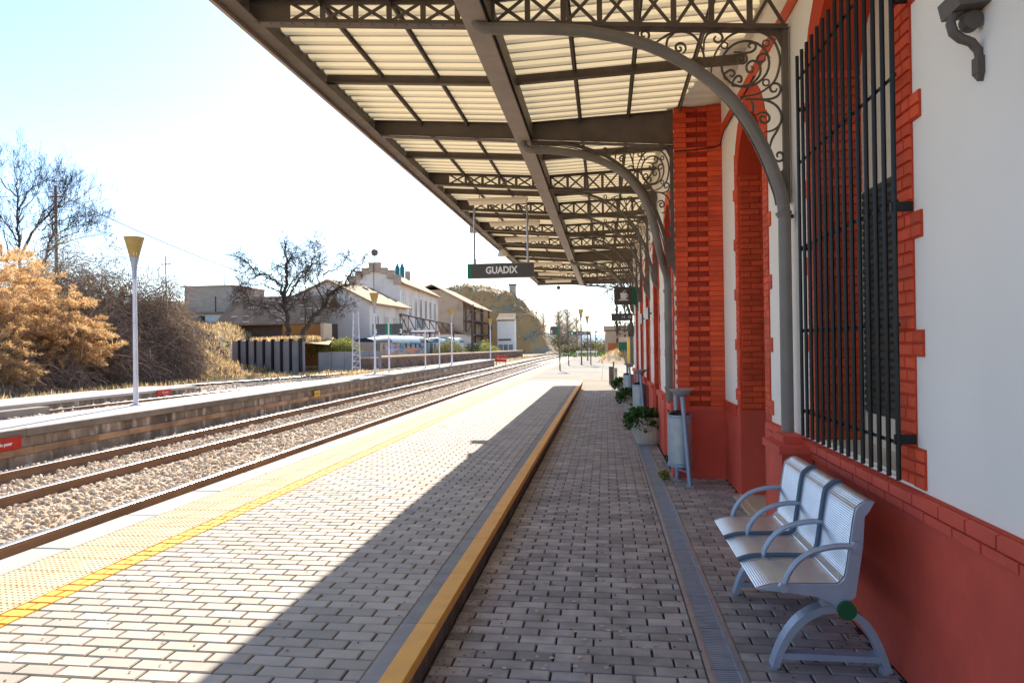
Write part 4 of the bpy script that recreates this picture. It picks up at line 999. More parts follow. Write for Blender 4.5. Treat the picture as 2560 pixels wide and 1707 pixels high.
# red and yellow plates
def walker(x,y,z,h,parent):
    b=MB(); k=h/1.0
    def seg(a,c,r): b.obox((x+.004,y+a[0]*k,z+a[1]*k),(x+.004,y+c[0]*k,z+c[1]*k),.004,r*k,(1,0,0)) if False else b.prism([(y+a[0]*k-r*k/2,z+a[1]*k),(y+a[0]*k+r*k/2,z+a[1]*k),(y+c[0]*k+r*k/2,z+c[1]*k),(y+c[0]*k-r*k/2,z+c[1]*k)],'x',x,x+.004)
    b.prism([(y+.08*k*math.cos(t),z+.9*k+.09*k*math.sin(t)) for t in np.linspace(0,5.5,8)],'x',x,x+.004)
    seg((0,.78),(0,.42),.17); seg((0,.45),(.2,.02),.1); seg((-.02,.45),(-.22,.02),.1); seg((.03,.75),(.24,.5),.08); seg((-.03,.75),(-.24,.5),.08)
    return b.build('walker_symbol',m_wht,parent)
xr=-8.695
s=empty('no_crossing_sign',(xr,8.9,.15),'red plate with a white walking figure reading No pasar on the island face','sign','red no crossing plates')
MB().box(xr-.02,xr,8.50,9.385,.145,.33).build('plate',m_signred,s); walker(xr+.001,8.80,.165,.14,s); text('No pasar',.068,(xr+.002,9.09,.235),s,rot=FACE_TRACK,bold=.003)
s=empty('no_crossing_sign',(-15.83,23.4,-.05),'small red No pasar plate on the low abandoned platform','sign','red no crossing plates')
MB().box(-15.83,-15.81,22.9,23.7,-.05,.14).build('plate',m_signred,s); text('No pasar',.10,(-15.808,23.35,.045),s,rot=FACE_TRACK)
s=empty('no_crossing_sign',(-7.9,54.2,0),'far red No pasar plate on legs at the island ramp end','sign','red no crossing plates')
MB().box(-8.6,-7.7,54.2,54.24,.25,.75).build('plate',m_signred,s); MB().box(-8.55,-8.5,54.24,54.28,-.1,.9).box(-7.8,-7.75,54.24,54.28,-.1,.9).build('leg',m_lampd,s); text('No pasar',.2,(-8.1,54.196,.5),s)
s=empty('yellow_plate',(xr,20.2,.08),'small yellow plate on the stained island platform face','sign')
MB().box(xr-.02,xr,20.02,20.43,.09,.28).build('plate',m_signyel,s); MB().box(xr+.0005,xr+.003,20.10,20.35,.17,.19).build('print_line',m_signg,s)
sg=empty('rail_signal',(-1.45,72,0),'small red signal disc on a slim post beyond the platform end','signal')
MB().tube([(-.98,72,-.1),(-.98,72,3.2)],.04,6).build('post',m_lampd,sg); MB().tube([(-.92,71.95,2.75),(-.92,72.0,2.75)],.13,12).build('disc',m_signred,sg); MB().box(-1.0,-.8,71.95,72.05,1.95,2.15).build('lamp_box',m_iron,sg)
rb=empty('white_barrier',(-1.4,80,0),'low white barrier across the end of the track view','barrier')
MB().box(-3.3,-.9,80,80.08,.55,.75).build('rail_board',m_wht,rb); MB().box(-3.2,-3.1,80.08,80.14,-.2,.75).box(-1.1,-1.0,80.08,80.14,-.2,.75).build('leg',m_wht,rb)

wd=empty('weed',(.655,8.3,0),'small pale weed growing at the edge of the drain near the bin','weed')
leaves('foliage',(.66,8.3,.05),70,.07,.07,.05,.05,m_yleaf,parent=wd); MB().tube([(.66,8.3,0),(.665,8.3,.08)],.004,4).build('stems',m_yleaf,wd)

def litter(name,xs,ys,z,n,sz,mat,label,bias=None):
    x=np.random.uniform(*xs,n); 
    if bias is not None: x=bias+(xs[1]-xs[0])*np.abs(np.random.normal(size=n))*.18*(1 if bias<=xs[0]+.01 else -1)
    y=ys[0]*(ys[1]/ys[0])**np.random.uniform(0,1,n); a=np.random.uniform(0,6.28,n); V=[];F=[]
    k=7; 
    for j in range(k):
        r=sz*np.random.uniform(.5,1.2,n); V.append(np.stack([x+r*np.cos(a+6.283*j/k),y+r*np.sin(a+6.283*j/k),np.full(n,z)+np.random.uniform(0,.0015,n)],1))
    V=np.stack(V,1).reshape(-1,3); F=np.arange(n*k).reshape(n,k); return tag(link(name,npmesh(name,V,F,mat),(0,0,0)),label,kind='stuff')
litter('paving_spots',(-.85,1.3),(2.3,20),.003,300,.009,m_soil,'dark gum spots trodden into the pavement')
litter('platform_spots',(-3.05,-1.1),(2.3,24),.1535,260,.008,m_kerbface,'dark spots trodden into the raised platform')
litter('lime_spots',(-.7,.4),(2.6,14),.0032,160,.016,m_pot,'pale splashes on the pavement')
litter('kerb_dirt',(XK,-.4),(2.3,22),.0036,600,.007,m_kerbface,'dirt gathered at the foot of the kerb',bias=XK)
litter('wall_dirt',(.9,XW),(2.3,8.2),.0036,600,.008,m_kerbface,'dirt gathered at the foot of the wall',bias=XW)
# ================================================================ TREES AND SCRUB
def twigs(b,p,d,L,r,depth,spread=.55,up=.12,nseg=3,rng=random,kids=(2,3),rmin=.006):
    pts=[p]; rs=[r]; q=Vector(p); dd=Vector(d).normalized()
    for i in range(nseg):
        dd=(dd+Vector((rng.gauss(0,.16),rng.gauss(0,.16),rng.gauss(0,.14)+up*.5))).normalized(); q=q+dd*(L/nseg); pts.append(q.copy()); rs.append(max(rmin,r*(1-.5*(i+1)/nseg)))
    b.tube(pts,rs,4 if r>.03 else 3,cap=False)
    if depth>0:
        for k in range(rng.randint(*kids)):
            i=rng.randint(1,nseg); nd=(dd+Vector((rng.gauss(0,spread),rng.gauss(0,spread),rng.gauss(0,spread)+up))).normalized()
            twigs(b,pts[i],nd,L*rng.uniform(.5,.8),rs[i]*.7,depth-1,spread,up,nseg,rng,kids,rmin)
def limb_tree(name,label,group,Y,conv,limbs,base,mat,twL,twD,kids,jit,rmin,cat='tree',dens=1.0,spread=.6,up=.1):
    t=empty(name,base,label,cat,group); tr=MB(); tw=MB(); rng=random.Random(len(limbs)*31+5)
    for pts,r0,r1,off in limbs:
        P=[conv(p,Y)+Vector((0,off*(i/(len(pts)-1))+0,0)) for i,p in enumerate(pts)]
        Q=[]; 
        for i in range(len(P)-1):
            for j in range(3):
                u=P[i].lerp(P[i+1],j/3); 
                if i or j: u=u+Vector((rng.gauss(0,jit),rng.gauss(0,jit),rng.gauss(0,jit)))
                Q.append(u)
        Q.append(P[-1]); n=len(Q); rs=[r0+(r1-r0)*i/(n-1) for i in range(n)]
        tr.tube(Q,rs,6 if r0>.1 else 5,cap=False)
        for i in range(max(1,n//4),n):
            d=(Q[i]-Q[i-1]).normalized()
            for _ in range(int(dens*(1+2.2*i/n)+rng.random())):
                nd=(d*.6+Vector((rng.gauss(0,spread),rng.gauss(0,spread),rng.gauss(0,spread)+up))).normalized()
                twigs(tw,Q[i],nd,twL*rng.uniform(.6,1.3),max(rmin*1.6,rs[i]*.45),twD,spread,up,2,rng,kids,rmin)
    tr.build('trunk',mat,t,smooth='full'); tw.build('crown',mat,t); return t
c3=lambda p,Y: at(560+p[0]/5.8075,560+p[1]/5.8075,Y)
BT=[([(945,1610),(930,1500),(900,1300),(870,1130),(885,1040),(915,800),(920,650),(905,500),(890,350),(870,250)],0.186,0.024,0),
 ([(870,1060),(850,900),(770,800),(660,770),(550,740),(480,600),(420,540),(330,500)],0.081,0.020,-1.5),
 ([(850,930),(780,800),(700,680),(600,600)],0.043,0.016,1.5),([(920,650),(980,540),(1060,450),(1160,380)],0.050,0.016,-1),
 ([(905,1000),(950,850),(1010,740),(1130,580),(1300,480)],0.056,0.016,1.5),
 ([(890,1130),(1000,1000),(1100,900),(1230,780),(1350,660),(1440,500),(1490,350),(1530,260)],0.081,0.016,-2),
 ([(1090,1700),(1130,1600),(1200,1470),(1290,1330),(1440,1150),(1500,1000),(1580,930),(1700,870),(1760,760),(1830,650),(1960,480)],0.186,0.020,1),
 ([(1440,1150),(1395,950),(1410,800),(1440,680),(1490,480)],0.068,0.016,-1),([(1440,740),(1520,680),(1600,640),(1680,560),(1700,450)],0.043,0.016,1),
 ([(1190,1480),(1215,1300),(1240,1000),(1280,850),(1290,780),(1310,600)],0.062,0.016,-2),([(1440,1200),(1550,1215),(1650,1240),(1800,1250),(1900,1160)],0.062,0.016,-1.5),
 ([(910,1280),(1000,1180),(1050,1150),(1150,1130),(1300,1140)],0.043,0.016,-1),([(860,1300),(760,1200),(600,1150),(450,1110),(300,1080)],0.050,0.016,-1),
 ([(880,1420),(780,1330),(650,1240),(560,1160),(520,1050)],0.056,0.016,-2),([(550,740),(470,790),(400,880),(370,950)],0.037,0.016,-1),([(830,1000),(740,930),(600,890),(450,900)],0.043,0.016,-1),
 ([(500,640),(420,680),(330,760)],0.031,0.012,-1),([(1010,560),(1060,620),(1180,520)],0.025,0.012,0)]
limb_tree('bare_tree','large bare forked tree standing over the concrete panel wall',None,45,c3,BT,at(745,868,45),m_bark,.50,3,(2,3),.06,.0070,dens=1.8,spread=.8,up=.0)
c5=lambda p,Y: at(p[0]/4.6133,380+p[1]/4.6133,Y)
LT=[([(240,1750),(238,1500),(235,1250),(225,1100),(210,900),(200,700),(195,520),(185,330),(155,130)],.15,.02,0),([(215,680),(250,520),(300,400),(380,330),(460,290)],.07,.015,1),([(200,520),(120,420),(60,300),(30,260)],.06,.015,-1),
 ([(245,1180),(320,980),(390,840),(450,760),(560,640),(650,580),(850,490)],.12,.015,1),([(415,1750),(425,1550),(430,1400),(450,1250),(475,1050),(485,850),(480,700),(500,560),(540,450),(560,330)],.13,.015,2),
 ([(445,1350),(520,1150),(640,980),(760,930),(900,880)],.08,.012,1),([(480,900),(560,830),(680,770),(820,720),(900,700)],.06,.012,1),([(470,1000),(580,950),(700,890),(850,830),(980,810)],.06,.012,1),
 ([(225,1050),(150,900),(60,700),(0,600)],.07,.015,-1),([(480,700),(560,600),(640,480),(690,400)],.05,.012,1),([(215,820),(260,650),(400,520),(440,420)],.05,.012,0),([(460,1150),(600,1080),(760,1010),(900,960),(1050,930)],.05,.012,1),([(100,1180),(60,1000),(10,880)],.06,.015,0)]
limb_tree('bare_tree','tall bare many stemmed tree at the far left behind the orange scrub','',52,c5,LT,at(50,760,52),m_bark,1.15,3,(2,3),.05,.0085,dens=1.25,spread=.42,up=.2)
def simple_tree(name,label,x,y,z,h,r,mat,n,group,seed,spread=.35,up=.35,L=.3,depth=3,lean=0):
    t=empty(name,(x,y,z),label,'tree',group); rng=random.Random(seed); a=MB(); c=MB()
    pts=[Vector((x,y,z))]; 
    for i in range(6): pts.append(pts[-1]+Vector((rng.gauss(lean,.03*h/6),rng.gauss(0,.03*h/6),h/6)))
    rs=[r*(1-.85*i/6)+.015 for i in range(7)]; a.tube(pts,rs,5,cap=False)
    for k in range(n):
        f=rng.uniform(.18,1)**.8*5.9; i=int(f); p=pts[i].lerp(pts[i+1],f-i); an=rng.uniform(0,6.28)
        d=Vector((math.cos(an)*spread*1.6,math.sin(an)*spread*1.6,.5+up))
        twigs(c,p,d,h*L*(1.1-.6*f/6),rs[i]*.5,depth,spread,up,3,rng,(2,3),max(.012,.0006*y*.28))
    a.build('trunk',mat,t,smooth='full'); c.build('crown',mat,t); return t
def tubes_np(paths,rad,n=3):
    """many thin twigs at once: paths (k,m,3)"""
    k,m,_=paths.shape; T=np.gradient(paths,axis=1); T/=np.linalg.norm(T,axis=2)[...,None]+1e-9
    ref=np.random.normal(size=(k,1,3)); U=np.cross(T,ref); U/=np.linalg.norm(U,axis=2)[...,None]+1e-9; Wd=np.cross(T,U)
    tp=np.linspace(1,.35,m)[None,:,None]; V=[]
    for j in range(n):
        a=2*math.pi*j/n; V.append(paths+(U*math.cos(a)+Wd*math.sin(a))*rad[:,None,None]*tp)
    V=np.stack(V,2).reshape(-1,3); b=(np.arange(k)*m*n)[:,None,None]; i=np.arange(m-1)[None,:,None]; j=np.arange(n)[None,None,:]; j2=(j+1)%n
    F=np.stack([b+i*n+j,b+i*n+j2,b+(i+1)*n+j2,b+(i+1)*n+j],-1).reshape(-1,4); return V,F
def arcs(P,D,L,m=6,sag=.5,wig=.12):
    k=len(P); t=np.linspace(0,1,m)[None,:,None]; side=np.random.normal(size=(k,1,3))*wig
    return P[:,None,:]+D[:,None,:]*L[:,None,None]*t+side*L[:,None,None]*np.sin(t*3.1)+np.array([0,0,-1.])*sag*L[:,None,None]*t**2
def unit(n): u=np.random.normal(size=(n,3)); return u/np.linalg.norm(u,axis=1)[:,None]
def leafquads(P,D,L,wd):
    s=np.cross(D,unit(len(P))); s/=np.linalg.norm(s,axis=1)[:,None]; L=L[:,None]
    V=np.stack([P,P+D*L*.5+s*L*wd,P+D*L,P+D*L*.5-s*L*wd],1).reshape(-1,3); return V,np.arange(len(V)).reshape(-1,4)
def merge(parts):
    V=[];F=[];n=0
    for v,f in parts: V.append(v);F.append(f+n);n+=len(v)
    return np.concatenate(V),np.concatenate(F)
def plume_shrub(x,y,z,rx,ry,rz,n,label,mat,lean=(0.5,-.3)):
    t=empty('tamarisk_shrub',(x,y,z),label,'shrub','dry orange shrubs on the bank'); c=np.array([x,y,z])
    u=unit(n); u[:,2]=np.abs(u[:,2])*1.0; S0=c+u*np.array([rx,ry,rz])*np.random.uniform(.15,.85,(n,1)); D=u*np.array([1,1,.55])+np.array([lean[0],lean[1],.05])+np.random.normal(size=(n,3))*.25; D/=np.linalg.norm(D,axis=1)[:,None]
    L=np.random.uniform(.7,1.5,n); A=arcs(S0,D,L,9,.28,.10)
    # each plume: a feathery sleeve of fine leaflets round its axis
    per=150; idx=np.repeat(np.arange(n),per); tt=np.random.uniform(.12,1,n*per)**.8; k=tt*8; i=np.minimum(k.astype(int),7); f=(k-i)[:,None]
    base=A[idx,i]*(1-f)+A[idx,i+1]*f; dirv=A[idx,i+1]-A[idx,i]; dirv/=np.linalg.norm(dirv,axis=1)[:,None]+1e-9
    dv=dirv*.75+unit(n*per)*.75; dv/=np.linalg.norm(dv,axis=1)[:,None]
    w=(np.sin(np.clip(tt,0,1)*2.9)*.9+.25)
    V,F=leafquads(base,dv,np.random.uniform(.10,.25,n*per)*w,.06)
    link('foliage',npmesh('foliage',V,F,mat,(x,y,z)),(x,y,z),t)
    Vt,Ft=tubes_np(arcs(c+np.random.normal(size=(n,3))*np.array([.35*rx,.35*ry,.05])*.8,(S0-c)/np.linalg.norm(S0-c,axis=1)[:,None],np.linalg.norm(S0-c,axis=1)+.3,6,.05,.06),np.random.uniform(.012,.03,n))
    link('stems',npmesh('stems',Vt,Ft,m_brush,(x,y,z)),(x,y,z),t); return t
def bramble(x,y,z,rx,ry,rz,n,nl,label,mat=None,lm=None,lsz=.10,group='brown tangled bushes on the bank'):
    t=empty('dry_bush',(x,y,z),label,'bush',group); c=np.array([x,y,z]); mat=mat or m_brush
    u=unit(n); u[:,2]=np.abs(u[:,2]); P=c+u*np.array([rx,ry,rz])*np.random.uniform(.35,.98,(n,1))*(1+.12*np.sin(u[:,:1]*7+x)+.1*np.sin(u[:,1:2]*9+y)); D=u*.5+unit(n)*.8+np.array([0,-.1,.15]); D/=np.linalg.norm(D,axis=1)[:,None]
    V,F=tubes_np(arcs(P,D,np.random.uniform(.5,1.7,n),6,.55,.16),np.random.uniform(.006,.017,n))
    link('twigs',npmesh('twigs',V,F,mat,(x,y,z)),(x,y,z),t)
    if nl:
        u=unit(nl); u[:,2]=np.abs(u[:,2]); P=c+u*np.array([rx,ry,rz])*np.random.uniform(.6,1.03,(nl,1))*(1+.12*np.sin(u[:,:1]*7+x)+.1*np.sin(u[:,1:2]*9+y))
        V,F=leafquads(P,unit(nl),np.random.uniform(.5,1.2,nl)*lsz,.3); link('foliage',npmesh('foliage',V,F,lm or m_olive,(x,y,z)),(x,y,z),t)
    return t
for a in ((-25.6,25.6,2.0,2.7,2.0,4.6,470,'largest orange plumed tamarisk shrub at the left edge of the bank'),
          (-24.4,28.2,1.3,2.2,1.8,3.6,350,'orange plumed tamarisk shrub beside the lamp post, leaning over the far rail'),
          (-28.0,29.5,2.4,2.8,2.2,4.6,320,'orange plumed tamarisk shrub in the second row under the bare tree'),
          (-23.8,24.2,.5,1.4,1.2,2.0,110,'low orange plumed tamarisk shrub in front of the largest one')):
    plume_shrub(*a[:7],a[7],m_bush)
for a in ((-26.2,33.2,.4,3.0,2.4,6.6,7400,6200,'tallest brown tangled bush directly behind the nearest lamp post'),
          (-24.3,34.8,.1,2.4,2.3,5.7,6000,3200,'brown tangled bush right of the lamp post with a rounded shoulder'),
          (-25.0,37.0,.3,1.8,1.7,5.0,3800,2200,'rightmost brown tangled bush ending above the golden grass'),
          (-30.5,35.0,1.9,3.2,2.4,6.1,5000,6500,'olive tinged tangled bush on the crest behind the lamp post'),
          (-24.3,31.0,-.2,2.0,1.7,3.8,4200,900,'low dark tangled bush between the orange shrub and the lamp post'),
          (-24.6,27.2,-.2,2.2,2.0,2.4,3200,0,'dark bare tangle filling under the orange shrubs'),
          (-23.9,24.3,-.2,1.7,2.0,1.8,2600,0,'bare grey tangle at the track side under the largest orange shrub'),
          (-23.6,32.6,-.2,1.3,1.4,1.9,1900,300,'low brown tangle at the foot of the lamp post bush')):
    bramble(*a)
bramble(-39,60,3.2,2.2,2.0,2.2,500,2600,'small olive bush on the crest left of the block house',group='small bushes about the old buildings')
bramble(-20.2,50.2,.9,2.3,1.3,1.3,400,6500,'pale green bush in front of the blue sheeted gable',lm=m_yleaf,lsz=.16,group='small bushes about the old buildings')
bramble(-17.2,76,.2,1.6,4.0,1.9,500,4200,'green and straw bush in front of the second coach',lsz=.18,group='small bushes about the old buildings')
bramble(-18.5,104,.0,3,3,2.0,500,3600,'low green bush below the ochre cliff',lm=m_yleaf,lsz=.22,group='small bushes about the old buildings')
def palmish(x,y,z,label):
    t=empty('dark_conifer_sprig',(x,y,z),label,'tree','dark sprigs behind the lamp post'); P=[];
    b=MB()
    for dx in (-.75,.75):
        p=[Vector((x,y,z)),Vector((x+dx*.5,y,z+1.0)),Vector((x+dx,y,z+2.2))]; b.tube(p,[.05,.035,.012],4,cap=False)
        n=420; tt=np.random.uniform(.2,1,n); base=np.array(p[0])+(np.array(p[2])-np.array(p[0]))*tt[:,None]; D=unit(n)*np.array([1,.8,.5])+np.array([0,0,-.15]); D/=np.linalg.norm(D,axis=1)[:,None]; P.append(leafquads(base,D,np.random.uniform(.25,.6,n)*(1.25-tt*.8),.12))
    b.build('trunk',m_bark,t); V,F=merge(P); link('crown',npmesh('crown',V,F,m_olive,(x,y,z)),(x,y,z),t)
palmish(-39.5,52,4.6,'pair of dark feathery sprigs showing either side of the nearest lamp post')
# golden grass and dry tufts
def grass(name,xs,ys,n,h,label,mat=m_hay,zf=None):
    x=np.random.uniform(*xs,n); y=np.random.uniform(*ys,n); k=vnoise(x,y,3.5,31)>-.25; x,y=x[k],y[k]; n=len(x)
    z=zf(x,y) if zf else np.full(n,-.16); D=unit(n)*.45+np.array([0,0,1.]); D/=np.linalg.norm(D,axis=1)[:,None]
    V,F=leafquads(np.stack([x,y,z],1),D,np.random.uniform(.4,1.3,n)*h*(.7+.5*vnoise(x,y,1.7,61)),.07); c=vnoise(x,y,2.6,71)+np.random.normal(size=n)*.35; mi=np.where(c>.55,1,np.where(c<-.75,2,0)); return tag(link(name,npmesh(name,V,F,[mat,m_brush,m_yleaf],mi=mi),(0,0,0)),label,kind='stuff')
zb=lambda x,y: bankf(x,y)-.02
grass('dry_grass',(-24,-13.6),(37,46),9000,.30,'golden dry grass beside the far rail')
grass('bank_grass',(-40,-21.5),(36,64),60000,.5,'golden dry grass on the end of the bank',zf=zb)
grass('trackside_grass',(-23.5,-20.5),(18,38),4000,.30,'dry grass along the foot of the bank',zf=lambda x,y: np.maximum(bankf(x,y),-.16))
grass('verge_grass',(-15,-9.5),(56,100),5000,.35,'straw coloured grass on the far verge')
grass('platform_end_grass',(-.2,5),(58,84),5000,.55,'pale dry grass beyond the platform end')
grass('mound_grass',(-.6,2.6),(51,56),2600,.28,'straw on the sandy mound',zf=lambda X,Y:-.2+1.18*np.exp(-((X-1.2)/1.5)**4-((Y-53.6)/3.2)**2))
grass('green_weeds',(-6,4),(84,130),4000,.6,'green weeds beyond the white barrier',mat=m_leaf)
# ================================================================ OLD BUILDINGS ACROSS THE TRACKS
def basis(a,b): # wall from a to b in plan
    a=Vector((a[0],a[1],0));b=Vector((b[0],b[1],0)); d=(b-a).normalized(); return a,d,(b-a).length,Vector((d.y,-d.x,0))
def onwall(B,u,z,o=0): a,d,L,n=B; p=a+d*u+n*o; return (p.x,p.y,z)
def wallbox(m,B,u0,u1,z0,z1,o0,o1,mi=0):
    c=[onwall(B,u,z,o) for z in (z0,z1) for o in (o0,o1) for u in (u0,u1)]
    return m.add(c,[(0,1,3,2),(4,6,7,5),(0,4,5,1),(1,5,7,3),(3,7,6,2),(2,6,4,0)],mi)
def window(B,u0,u1,z0,z1,par,bars=1,mat=m_oldw):
    f=MB(); wallbox(f,B,u0-.08,u1+.08,z0-.12,z0,-.02,.10); wallbox(f,B,u0-.05,u0,z0,z1,-.02,.03); wallbox(f,B,u1,u1+.05,z0,z1,-.02,.03); wallbox(f,B,u0-.05,u1+.05,z1,z1+.06,-.02,.03)
    o=f.build('window',mat,par); p=MB(); wallbox(p,B,u0,u1,z0,z1,-.02,.006); p.build('pane',m_glass,o); return o
# whitewashed warehouse: gable towards us, long side along the tracks
wh=empty('warehouse',(-25,68,0),'low whitewashed warehouse with a brown tiled gable roof','building')
A,Bq,D_=(-21.5,62),(-29.5,62),(-15.8,84)     # near corner, gable end, far end of long side
A=at(925,890,62); A=(A.x,62); D_=(-21.0,72.5)
we=5.75; wr=7.75; Gb=(-29.3,62.0); Gm=((A[0]+Gb[0])/2-.0,62.0)
dl=Vector((D_[0]-A[0],D_[1]-A[1],0))
b=MB(); pts=[(A[0],we),(Gm[0],wr),(Gb[0],we+.3),(Gb[0],-.3),(A[0],-.3)]
vs=[(x,A[1],z) for x,z in pts]+[(x+dl.x,A[1]+dl.y,z) for x,z in pts]; n=5
b.add(vs,[(0,1,2,3,4),(9,8,7,6,5)]+[(i,i+5,(i+1)%5+5,(i+1)%5) for i in (2,3,4)]); b.build('wall',m_oldw,wh)
def roof(par,e0,r0,e1,r1,mat,th=.14,name='roof'):
    """slab between eave line e0-e1 and ridge line r0-r1"""
    q=[Vector(p) for p in (e0,e1,r1,r0)]; nn=(q[1]-q[0]).cross(q[3]-q[0]).normalized(); nn=nn if nn.z>0 else -nn
    return MB().add([*q,*[p+nn*th for p in q]],[(0,1,2,3),(7,6,5,4),(0,4,5,1),(1,5,6,2),(2,6,7,3),(3,7,4,0)]).build(name,mat,par)
ux=dl.normalized()
ra=Vector((Gm[0],A[1],wr))-ux*.35; rb_=Vector((Gm[0]+dl.x,A[1]+dl.y,wr)); ov=Vector((.55,0,-.28))
roof(wh,Vector((A[0],A[1],we))-ux*.35+ov,ra,Vector((D_[0],D_[1],we))+ov,rb_,m_tile)
roof(wh,Vector((Gb[0],A[1],we+.3))-ux*.35-Vector((.5,0,.2)),ra,Vector((Gb[0]+dl.x,A[1]+dl.y,we+.3))-Vector((.5,0,.2)),rb_,m_tile)
Bw=basis(A,D_)
for i in range(4):
    u=1.2+i*2.5
    window(Bw,u,u+.34,3.35,4.45,wh); window(Bw,u+.72,u+1.06,3.35,4.45,wh)
m_=MB(); wallbox(m_,Bw,.3,.9,.3,2.2,-.02,.04); m_.build('side_door',m_door,wh)
Bg=basis(Gb,A)
gd=MB(); wallbox(gd,Bg,2.6,7.1,-.1,2.1,-.02,.06); gd.build('blue_shutter',m_blue,wh); gd=MB(); wallbox(gd,Bg,2.4,7.3,2.1,2.3,-.02,.35); gd.build('shutter_hood',m_wood,wh)
for i in range(9):
    q=MB(); wallbox(q,Bg,2.62+i*.5,3.07+i*.5,-.08,2.08,.061,.085); q.build('plank',m_blue,wh)
# three-storey mill with a stepped gable
ml=empty('mill_building',(-26,88,0),'tall old whitewashed mill with a stepped gable and rows of twin windows','building')
A=at(1000,890,76); A=(A.x,76.); D_=(-24.4,100.5); me_=8.85; dl=Vector((D_[0]-A[0],D_[1]-A[1],0)); Gw=5.6
b=MB(); gx=[A[0],A[0]-.001,A[0]-Gw*.5,A[0]-Gw+.001,A[0]-Gw]
pts=[(A[0],me_),(A[0]-Gw/2,me_+1.75),(A[0]-Gw,me_),(A[0]-Gw,-.3),(A[0],-.3)]
vs=[(x,A[1],z) for x,z in pts]+[(x+dl.x,A[1]+dl.y,z) for x,z in pts]
b.add(vs,[(0,1,2,3,4),(9,8,7,6,5)]+[(i,i+5,(i+1)%5+5,(i+1)%5) for i in (2,3,4)]); b.build('wall',m_oldw,ml)
st=MB()
for x0,x1,z0,z1 in ((-.55,.18,8.5,9.6),(-1.35,-.55,9.2,10.15),(-2.15,-1.35,9.8,10.45),(-3.45,-2.15,10.0,11.05),(-4.25,-3.45,9.8,10.45),(-5.05,-4.25,9.2,10.15),(-5.8,-5.05,8.5,9.6)): st.box(A[0]+x0+.004,A[0]+x1-.004,A[1]-.25,A[1]+.35,z0,z1-.12).box(A[0]+x0-.05,A[0]+x1+.05,A[1]-.32,A[1]+.4,z1-.118,z1)
st.build('stepped_parapet',m_oldt,ml)
rg=Vector((A[0]-Gw/2,A[1]+.3,me_+1.75)); rg2=rg+dl
roof(ml,Vector((A[0]+.5,A[1]+.36,me_-.30)),rg,Vector((D_[0]+.5,D_[1],me_-.30)),rg2,m_tile); roof(ml,Vector((A[0]-Gw-.5,A[1]+.36,me_-.30)),rg,Vector((A[0]-Gw-.5+dl.x,D_[1],me_-.30)),rg2,m_tile)
Bm=basis(A,D_); LL=Bm[2]
for i in range(7):
    u=1.7+i*3.25
    for k in (0,1): window(Bm,u+k*.75,u+k*.75+.42,5.25,7.55,ml); window(Bm,u+k*.75,u+k*.75+.42,1.6,3.75,ml)
q=MB(); wallbox(q,Bm,9.3,14.6,3.85,5.1,.0,.05); q.build('faded_sign_panel',m_panelc,ml)
q=MB(); wallbox(q,Bm,.4,.75,5.9,7.9,-.02,.03); q.build('narrow_window',m_glass,ml)
for u,k in ((10.5,1.5),(13.2,1.9),(16.5,.8)):
    p=rg+(dl.normalized())*u; z=p.z-.1
    if k>1: MB().cyl((p.x,p.y),.30,z,z+k*.75,10).lathe((p.x,p.y),[(.30,z+k*.75),(.12,z+k),(.03,z+k+.3)],10).build('vent_stack',m_teal,ml)
    else: MB().box(p.x-.3,p.x+.3,p.y-.3,p.y+.3,z,z+1.3).build('chimney',m_oldt,ml)
MB().cyl((A[0]-Gw/2,A[1]),.05,10.9,12.0,6).sphere((A[0]-Gw/2,A[1],12.2),.42,10).build('finial_ball',m_lampd,ml)
MB().tube([(A[0]-Gw/2,A[1]-.4,11),(A[0]-Gw/2,A[1]-.4,6)],.04,4).tube([(A[0]-Gw/2-.05,A[1],12.3),(A[0]-Gw/2-.3,A[1],16.8)],.02,3).build('cable',m_wired,ml)
# iron gantry in front of the mill
gt=empty('conveyor_gantry',(-19.5,72,3),'rusty steel gantry with a braced truss in front of the mill','gantry')
g_=MB(); p0,p1=Vector((-21.0,70,4.9)),Vector((-18.9,86,4.1)); q0,q1=p0-Vector((0,0,1.7)),p1-Vector((0,0,.9))
g_.obox(p0,p1,.15,.12); g_.obox(q0,q1,.15,.12)
for i in range(8): a=p0.lerp(p1,i/8); c_=q0.lerp(q1,(i+1)/8); g_.obox(a,c_,.07,.07); g_.obox(p0.lerp(p1,i/8),q0.lerp(q1,i/8),.07,.07)
g_.build('truss',m_wood,gt); g=MB()
for p in (q0,q1,q0.lerp(q1,.5)): g.obox(p,Vector((p.x,p.y,-.2)),.14,.14,(1,0,0))
g.build('leg',m_wood,gt); MB().obox(q0-Vector((.6,0,.15)),q1-Vector((.6,0,.15)),1.1,.1).build('deck',m_orange,gt)
# third building with an open loading gable
tb3=empty('grain_store',(-27,117,0),'tan grain store with a sloping roof and open loading frame under the hill','building')
A=(-26.5,110); Bc=(-20.9,110)
MB().prism([(-32,10.6),(-26.1,10.6),(-22.6,8.9),(-22.6,-.3),(-32,-.3)],'y',110,126).build('wall',m_oldt,tb3)
roof(tb3,(-20.4,109.4,7.55),(-27.6,109.4,11.35),(-20.4,126.5,7.55),(-27.6,126.5,11.35),m_tile); roof(tb3,(-33,109.4,9.6),(-27.6,109.4,11.35),(-33,126.5,9.6),(-27.6,126.5,11.35),m_tile)
b=MB()
for x in (-21.0,-22.2):
    for y in (110.2,118,125.5): b.box(x-.15,x+.15,y-.15,y+.15,-.3,8.1)
for z in (3.2,5.4): b.box(-22.4,-20.8,110,126,z,z+.2)
b.obox((-22.2,110.1,3.2),(-21.0,110.1,5.4),.1,.1).obox((-22.2,110.1,5.6),(-21,110.1,7.4),.1,.1); b.build('loading_frame',m_wood,tb3)
